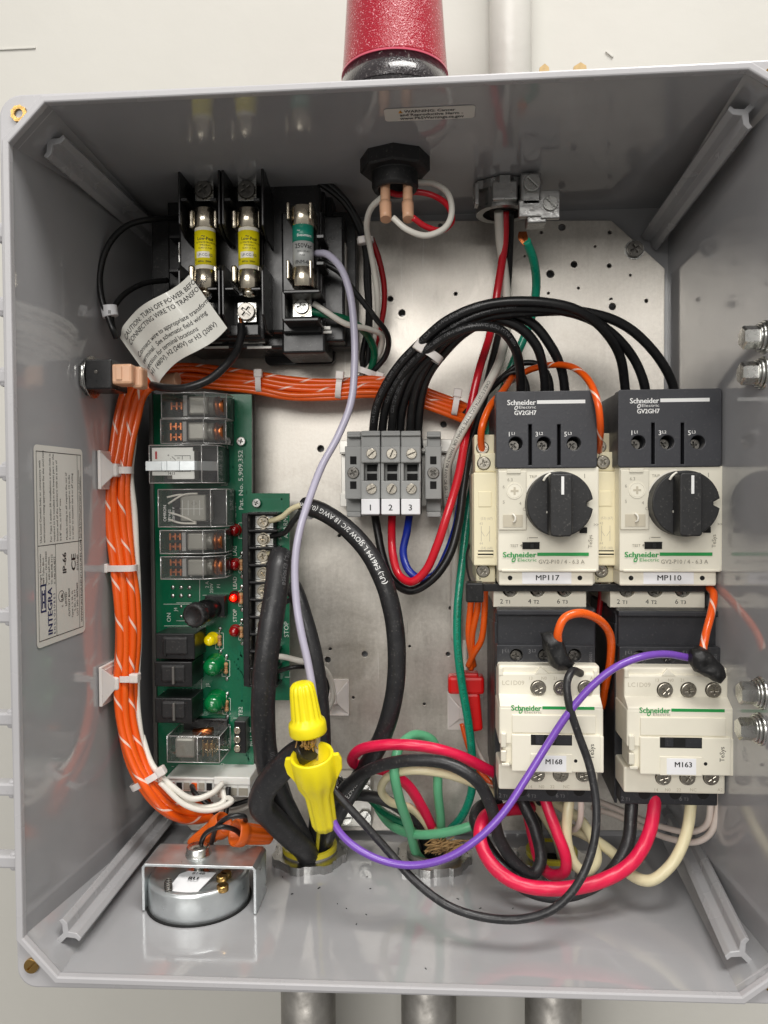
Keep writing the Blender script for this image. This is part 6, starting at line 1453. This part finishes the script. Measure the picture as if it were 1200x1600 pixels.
# cream
wire('cream lead bending from 6T3 of M163 back behind the black lead', 17, [(1079, 1235, 64), (1079, 1262, 60), (1070, 1310, 54), (1048, 1352, 50), (1015, 1376, 50), (985, 1366, 56), (965, 1340, 66), (938, 1318, 76), (905, 1300, 86), (875, 1290, 94)], 'wire_cream', group=GP)
wire('cream lead making a loop under 6T3 of M168', 16, [(893, 1232, 66), (887, 1270, 62), (886, 1315, 60), (898, 1350, 60), (915, 1362, 62), (932, 1345, 68), (926, 1312, 76), (906, 1280, 84), (880, 1262, 90), (860, 1248, 94)], 'wire_cream', group=GP)
wire('cream lead curving inside the black arch to the middle conduit', 13, [(775, 1240, 84), (735, 1222, 78), (690, 1208, 74), (640, 1204, 74), (606, 1214, 80), (596, 1236, 88), (612, 1254, 94), (640, 1262, 98), (660, 1282, 102), (672, 1305, 105)], 'wire_cream', group=GP)
wire('cream lead rising from the right conduit behind the M168 contactor', 15, [(880, 1350, 104), (870, 1310, 100), (850, 1275, 96), (832, 1250, 94)], 'wire_cream', group=GP)
# mint ground wires
GM = 'mint green ground wires by the middle conduit'
wire('mint green wire looping high over the middle conduit', 15, [(668, 1352, 104), (652, 1336, 96), (640, 1295, 84), (622, 1240, 74), (616, 1200, 74), (626, 1164, 82), (650, 1148, 90), (676, 1158, 94), (684, 1195, 96), (684, 1235, 96), (688, 1275, 100), (690, 1310, 106)], 'wire_mint', group=GM)
wire('mint green wire running level to the right across the conduit nut', 14, [(590, 1262, 116), (602, 1280, 110), (622, 1296, 96), (655, 1304, 84), (700, 1300, 78), (740, 1289, 76), (775, 1270, 80), (805, 1262, 88)], 'wire_mint', group=GM)
wire('teal green wire end clamped in the ground bar', 12, [(578, 1248, 112), (598, 1268, 106), (625, 1284, 100), (648, 1300, 96)], 'wire_green', group=GM)
# white/pink coil wires
wire('pinkish white wire hanging in a short hook from the M168 contactor', 9.5, [(907, 1228, 60), (908, 1255, 60), (906, 1283, 64), (897, 1296, 72), (885, 1290, 82)], 'wire_pinkwhite')
wire('pinkish white wire swinging from A2 of M163 to the left, inner one', 9.5, [(1107, 1228, 62), (1110, 1262, 62), (1103, 1290, 66), (1075, 1300, 74), (1035, 1292, 84), (1000, 1280, 94), (960, 1262, 104), (925, 1248, 112)], 'wire_pinkwhite')
wire('pinkish white wire swinging from A2 of M163 to the left, outer one', 9.5, [(1119, 1228, 62), (1121, 1268, 62), (1110, 1302, 64), (1085, 1316, 70), (1045, 1310, 80), (1005, 1294, 92), (965, 1275, 104), (925, 1262, 114)], 'wire_pinkwhite')

# orange control wires round the breakers
wire('orange wire arching into the top of the contact block left of MP117', 11, [(800, 590, 98), (785, 612, 84), (765, 636, 74), (753, 668, 70), (752, 695, 74), (756, 712, 80)], 'wire_orange')
wire('orange wire with white tracer arching over to the block between the breakers', 10.5, [(790, 600, 104), (805, 590, 100), (830, 577, 94), (865, 570, 84), (895, 574, 72), (920, 595, 60), (934, 630, 52), (938, 665, 54), (936, 700, 68), (936, 715, 80)], 'wire_orange_striped')
for i, pts in enumerate(([(738, 915, 86), (735, 950, 86), (732, 990, 88), (736, 1020, 92), (740, 1040, 98)], [(748, 915, 84), (746, 950, 84), (738, 990, 86), (737, 1015, 90), (736, 1045, 98)], [(758, 915, 84), (757, 960, 84), (752, 1000, 86), (740, 1022, 90), (732, 1040, 96)])):
    wire(('orange wire below the black cable tie, left of the three', 'orange wire below the black cable tie, middle of the three', 'orange wire below the black cable tie, right one of the three')[i], 10, pts, 'wire_orange', group='orange wires below the black cable tie')
wire('orange wire bent in an arch between the two contactors', 13, [(872, 1008, 44), (872, 988, 42), (882, 966, 42), (905, 958, 44), (935, 968, 50), (953, 992, 58), (954, 1030, 64), (946, 1070, 72), (940, 1105, 80)], 'wire_orange')
wire('orange wire with white tracer down to the splice on the M163 contactor', 12, [(1108, 918, 66), (1115, 928, 60), (1112, 955, 52), (1103, 990, 46), (1097, 1022, 44)], 'wire_orange_striped')
wire('orange wire with white tracer between the red tab and the M168 contactor', 9, [(722, 1130, 112), (730, 1160, 110), (742, 1195, 108), (765, 1222, 104), (785, 1240, 100)], 'wire_orange_striped')
wire('pale wire behind the green one beside the M168 contactor', 7, [(735, 1140, 114), (748, 1175, 112), (765, 1205, 108), (785, 1232, 104)], 'wire_pinkwhite')
wire('dark red wire running down between the breakers behind the strap', 9, [(940, 905, 92), (938, 940, 92), (935, 965, 92)], 'wire_dark_red')
wire('white wire hanging behind the green wire above the red tab', 8, [(727, 1000, 116), (727, 1040, 114), (728, 1062, 112)], 'wire_white')

# =================================================================== CONNECTORS, TIES, TAPE
def wirenut(name, label, open_, tip, r0, r1, m, wings=False, ribs=14, flare=True, group=None):
    a, c = P(*open_), P(*tip); ax = c-a; Lh = ax.length; k = pxmm(open_[2]); R0, R1 = r0*k, r1*k
    t = thing(name, label, 'wire nut', a, group)
    if flare: prof = [(R0*.80, .6), (R0*.96, 0), (R0*1.0, .7), (R0*1.0, Lh*.18), (R0*.96, Lh*.24), (R0*.80, Lh*.30), (R0*.76, Lh*.36), (R1*1.10, Lh*.80), (R1, Lh*.93), (R1*.8, Lh*.985), (R1*.5, Lh), (0, Lh)]
    else: prof = [(R0*.82, .6), (R0*.97, 0), (R0, .8), (R0*.97, Lh*.30), (R0*.86, Lh*.38), (R1*1.12, Lh*.52), (R1, Lh*.92), (R1*.85, Lh), (0, Lh)]
    def rib(t_, h): return 1+((.055 if ribs > 10 else .075)*math.cos(ribs*t_)*(1 if h > Lh*.30 else 0)*(1 if h < Lh*.985 else .5))
    b = MB(); b.lathe([(R0*.7, Lh*.3)]+prof, a, ax, ribs*6, fn=rib); b.build('shell', m, t)
    if wings:
        axn = ax.normalized(); side = axn.cross(Vector((0, -1, 0))).normalized()
        b = MB()
        for s in (-1, 1):
            pts = [a+axn*(Lh*.02)+side*s*R0*.85, a+axn*(Lh*.02)+side*s*R0*1.22, a+axn*(Lh*.10)+side*s*R0*1.33, a+axn*(Lh*.22)+side*s*R0*1.28, a+axn*(Lh*.46)+side*s*R0*.72, a+axn*(Lh*.46)+side*s*R0*.4]
            nrm = axn.cross(side).normalized(); b.prism([p-nrm*1.0 for p in pts], nrm*2.0, .5)
        b.build('wing', m, t)
    return t
wirenut('wire_nut', 'yellow ribbed wire nut pointing up, on the crooked heavy cable', (482, 1146, 26), (471, 1066, 24), 30, 18, 'nut_yellow', ribs=15)
wirenut('wire_nut', 'yellow winged wire nut pointing down above the left conduit', (487, 1178, 24), (508, 1292, 34), 35, 20, 'nut_yellow', wings=True, ribs=10, flare=False)
wirenut('wire_nut', 'orange wire nut lying to the left, half behind the black wires', (352, 1286, 70), (298, 1322, 74), 20, 11, 'nut_orange', ribs=10, group='orange wire nuts above the alarm')
wirenut('wire_nut', 'orange wire nut lying to the right with its open end at the black wires', (366, 1301, 58), (424, 1306, 70), 21, 13, 'nut_orange', ribs=10, group='orange wire nuts above the alarm')
b = MB()
for i in range(26):
    x = 477+random.uniform(-13, 16); b.tube([P(x, 1148, 29+random.uniform(-2, 3)), P(x+random.uniform(-5, 5), 1160, 28+random.uniform(-3, 3)), P(x+random.uniform(-9, 9), 1170+random.uniform(-3, 6), 29+random.uniform(-3, 3))], .28, 5, 4)
tag(b.build('jute_filler', 'jute'), 'frayed tan filler strands under the upper yellow wire nut', 'filler')
b = MB()
for i in range(60):
    x = 668+random.uniform(0, 46); z_ = random.uniform(-10, 6)
    b.tube([P(x-6, 1330+z_, 98+random.uniform(-5, 4)), P(x+8, 1322+z_*.7+random.uniform(-5, 5), 96+random.uniform(-5, 4)), P(x+22+random.uniform(-8, 8), 1326+z_+random.uniform(-9, 6), 98)], .35, 5, 4)
tag(b.build('jute_filler', 'jute'), 'frayed tan filler bunched in the middle conduit nut', 'filler')
b = MB()
for i in range(14): b.tube([P(674+i*.8, 1292, 102), P(676+random.uniform(-6, 8), 1306, 100), P(680+random.uniform(-8, 10), 1318, 99)], .25, 5, 4)
tag(b.build('jute_filler', 'jute'), 'few tan strands at the end of the pink-red lead over the conduit', 'filler')

def cable_tie(label, u, v, y, w, h, ang, m='nylon', head=(1, 0), thick=3.2):
    """flat band wrapped round a bundle centred on (u, v, y); w, h in photo px across and along"""
    c = P(u, v, y); k = pxmm(y); t = thing('cable_tie', label, 'cable tie', c); a = R_(ang)
    X = Vector((math.cos(a), 0, math.sin(a))); Z = Vector((-math.sin(a), 0, math.cos(a))); Y = Vector((0, 1, 0)); rx = w/2*k; ry = min(rx*.62, 6.5); hw = h/2*k
    b = MB(); n = 36; ring = []
    for i in range(n):
        q = 2*PI*i/n; cx, cy = math.copysign(abs(math.cos(q))**.7, math.cos(q)), math.copysign(abs(math.sin(q))**.7, math.sin(q)); 
        ring.append([b.bm.verts.new(c+X*(rx*e*cx)+Y*(ry*e*cy)+Z*s) for e, s in ((1, -hw), (1.0, hw), (.90, hw), (.90, -hw))])
    for i in range(n):
        j = (i+1) % n
        for q in range(4): f = b.bm.faces.new((ring[i][q], ring[j][q], ring[j][(q+1) % 4], ring[i][(q+1) % 4]))
    bmesh.ops.recalc_face_normals(b.bm, faces=b.bm.faces[:]); b.build('band', m, t)
    hc = c+X*(rx*head[0])+Z*(hw*head[1])-Y*(ry*.55); s = hw*1.45
    rot = Matrix.Rotation(-a, 3, 'Y'); b = MB(); b.box(hc.x-s, hc.x+s, hc.y-s*.9, hc.y+s*.7, hc.z-s, hc.z+s, .5, rot=rot)
    b.build('head', m, t)
    return t
cable_tie('white cable tie round the upper left orange loom by the rating label', 184, 735, 78, 50, 11, 0, head=(-.75, 0))
cable_tie('white cable tie round the middle of the left orange loom', 190, 887, 76, 50, 10, 0, head=(-1.0, 0))
cable_tie('white cable tie round the left orange loom above the corner bend', 194, 1058, 75, 52, 10, 0, head=(.8, .2))
cable_tie('white cable tie where the orange loom bends at the lower left', 232, 1216, 72, 62, 10, 30, head=(.95, .3))
cable_tie('white cable tie on the level orange loom under the two-pole fuse holder', 405, 597, 104, 32, 9, 90, head=(.8, 0))
cable_tie('white cable tie on the level orange loom below the small fuse holder', 530, 606, 104, 34, 9, 84, head=(1.1, 0))
cable_tie('white cable tie on the level orange loom near the red and white wires', 712, 632, 107, 34, 9, 80, head=(1.0, 0))
cable_tie('white cable tie gathering the six black arches above the terminal strip', 672, 553, 76, 42, 12, -35, head=(-.9, 0))
cable_tie('white cable tie on the black and white wires right of the fuse holder', 571, 376, 92, 26, 8, 8, head=(-.4, 0))
cable_tie('white cable tie with a big head at the foot of the tied bunch', 573, 582, 114, 36, 9, -20, head=(1.2, 0))
# black cable tie strapping the breakers
bt_ = thing('cable_tie', 'long black cable tie strapped across under both breakers', 'cable tie', P(745, 918, 74))
b = MB(); q0, q1 = P(738, 918, 66), P(1105, 918, 66); b.box(q0.x, q1.x, 65.8, 66.9, q0.z-1.7, q0.z+1.7, .2); b.build('strap', 'black_plastic', bt_)
b = MB(); q = P(741, 922, 68); b.box(q.x-4, q.x+4, 62, 71, q.z-5, q.z+4, .8); b.build('head', 'black_plastic', bt_)
b = MB(); b.tube([P(738, 916, 70), P(731, 895, 76), P(729, 870, 84), P(733, 852, 92)], 1.1, 8, flat=.5); b.build('tail', 'black_plastic', bt_)

# square adhesive mounts
def mount(label, u, v, y, s, onwall=None):
    k = pxmm(y); c = P(u, v, y); t = thing('cable_mount', label, 'cable mount', c)
    if onwall:
        xw = wallx_left(y); b = MB(); b.box(xw+.2, xw+1.8, y-s, y+s, c.z-s, c.z+s, .4); b.build('pad', 'nylon', t)
        b = MB(); b.prism([(xw+1.8, y-s*.8, c.z-s*.8), (xw+1.8, y+s*.8, c.z-s*.8), (xw+1.8, y+s*.8, c.z+s*.8), (xw+1.8, y-s*.8, c.z+s*.8)], (.4, 0, 0)); b.box(xw+1.6, xw+7, y-s*.35, y+s*.35, c.z-s*.35, c.z+s*.35, 1); 
        for sy in (-1, 1): b.prism([(xw+1.8, y+sy*s*.9-.5, c.z-s*.9), (xw+7, y+sy*.6, c.z), (xw+1.8, y+sy*s*.9-.5, c.z+s*.9)], (0, 1.0, 0), .2)
        b.build('saddle', 'nylon', t)
    else:
        b = MB(); b.box(c.x-s, c.x+s, y, y+1.6, c.z-s*1.05, c.z+s*1.05, .3); b.build('pad', 'nylon', t)
        b = MB(); b.box(c.x-s*.35, c.x+s*.35, y-4, y+.2, c.z-s*.35, c.z+s*.35, 1)
        for sx in (-1, 1): b.prism([(c.x+sx*s*.9-.4, y, c.z-s*.9), (c.x+sx*.6, y-4, c.z), (c.x+sx*s*.9-.4, y, c.z+s*.9)], (.9, 0, 0), .2)
        b.build('saddle', 'nylon', t)
mount('white square cable mount on the left wall beside the rating label top', 160, 735, 74, 9.2, True)
mount('white square cable mount on the left wall low behind the orange loom', 160, 1066, 72, 9.4, True)
mount('white square cable mount on the plate behind the lavender wire', 518, 1090, BY-1.8, 9.5)
mount('white square cable mount on the plate behind the red disconnect', 727, 1112, BY-1.8, 9.6)
# red quick disconnect
t = thing('quick_disconnect', 'bright red plastic quick disconnect behind the teal wire', 'connector', P(735, 1090, 104))
b = MB(); b.pbox(700, 1058, 757, 1086, 100, 110, bev=1.6); b.pbox(713, 1052, 748, 1062, 101, 109, bev=1); b.build('hood', 'terminal_red', t)
b = MB(); b.prism([P(722, 1084, 101), P(750, 1084, 101), P(755, 1142, 101), P(732, 1146, 101)], (0, 8, 0), 1.4); b.build('barrel', 'terminal_red', t)
# black tape splices
def tape(label, outline, y, th, cut):
    pts = [P(u, v, y) for u, v in outline]; c = sum(pts, Vector())/len(pts)
    b = bmesh.new(); n = len(pts); L0 = []
    lay = [(.0, .55), (.25, .92), (.6, 1.0), (1.0, .94), (1.25, .6)]
    prev = None
    for zf, sc in lay:
        ring = [b.verts.new(c+(p-c)*sc+Vector((random.uniform(-.3, .3), (zf-.6)*th, random.uniform(-.3, .3)))) for p in pts]
        if prev:
            for i in range(n): b.faces.new((prev[i], prev[(i+1) % n], ring[(i+1) % n], ring[i]))
        else: b.faces.new(list(reversed(ring)))
        prev = ring
    b.faces.new(prev); bmesh.ops.recalc_face_normals(b, faces=b.faces[:])
    bmesh.ops.triangulate(b, faces=[f for f in b.faces if len(f.verts) > 4]); bmesh.ops.subdivide_edges(b, edges=b.edges[:], cuts=2, use_grid_fill=True)
    for v in b.verts: v.co += Vector(noise.noise_vector(v.co*.22))*.9
    m = MB(); m._merge(b, True); return tag(m.build('tape_splice', 'tape_black'), label, 'tape')
tape('black tape wad with a loose flap on the M168 contactor', [(845, 990), (866, 984), (880, 1000), (886, 1018), (897, 1036), (893, 1046), (872, 1046), (858, 1036), (850, 1015)], 46, 9, 0)
tape('flat pointed black tape splice over the top of the M163 contactor', [(1077, 1016), (1094, 1012), (1108, 1018), (1130, 1042), (1134, 1058), (1124, 1068), (1108, 1062), (1084, 1048), (1078, 1036)], 40, 8, 0)
# loose specks on the box floor
b = MB()
dl = []
for i in range(34):
    y = random.uniform(8, 120); x = random.uniform(-60, 115); s = random.uniform(.25, .7)
    o = MB(); o.box(x-s, x+s*1.4, y-s*.5, y+s*.4, wallz_bot(y)+.02, wallz_bot(y)+.35, .05, rot=Matrix.Rotation(random.uniform(0, 3), 3, 'Z')); dl.append(o)
g = MB()
for o in dl:
    me = bpy.data.meshes.new('x'); o.bm.to_mesh(me); o.bm.free(); g.bm.from_mesh(me); bpy.data.meshes.remove(me)
dd_ = g.build('floor_debris', 'cable_rubber'); dd_['kind'] = 'stuff'; dd_['label'] = 'tiny dark shavings and specks scattered on the box floor'; dd_['category'] = 'debris'
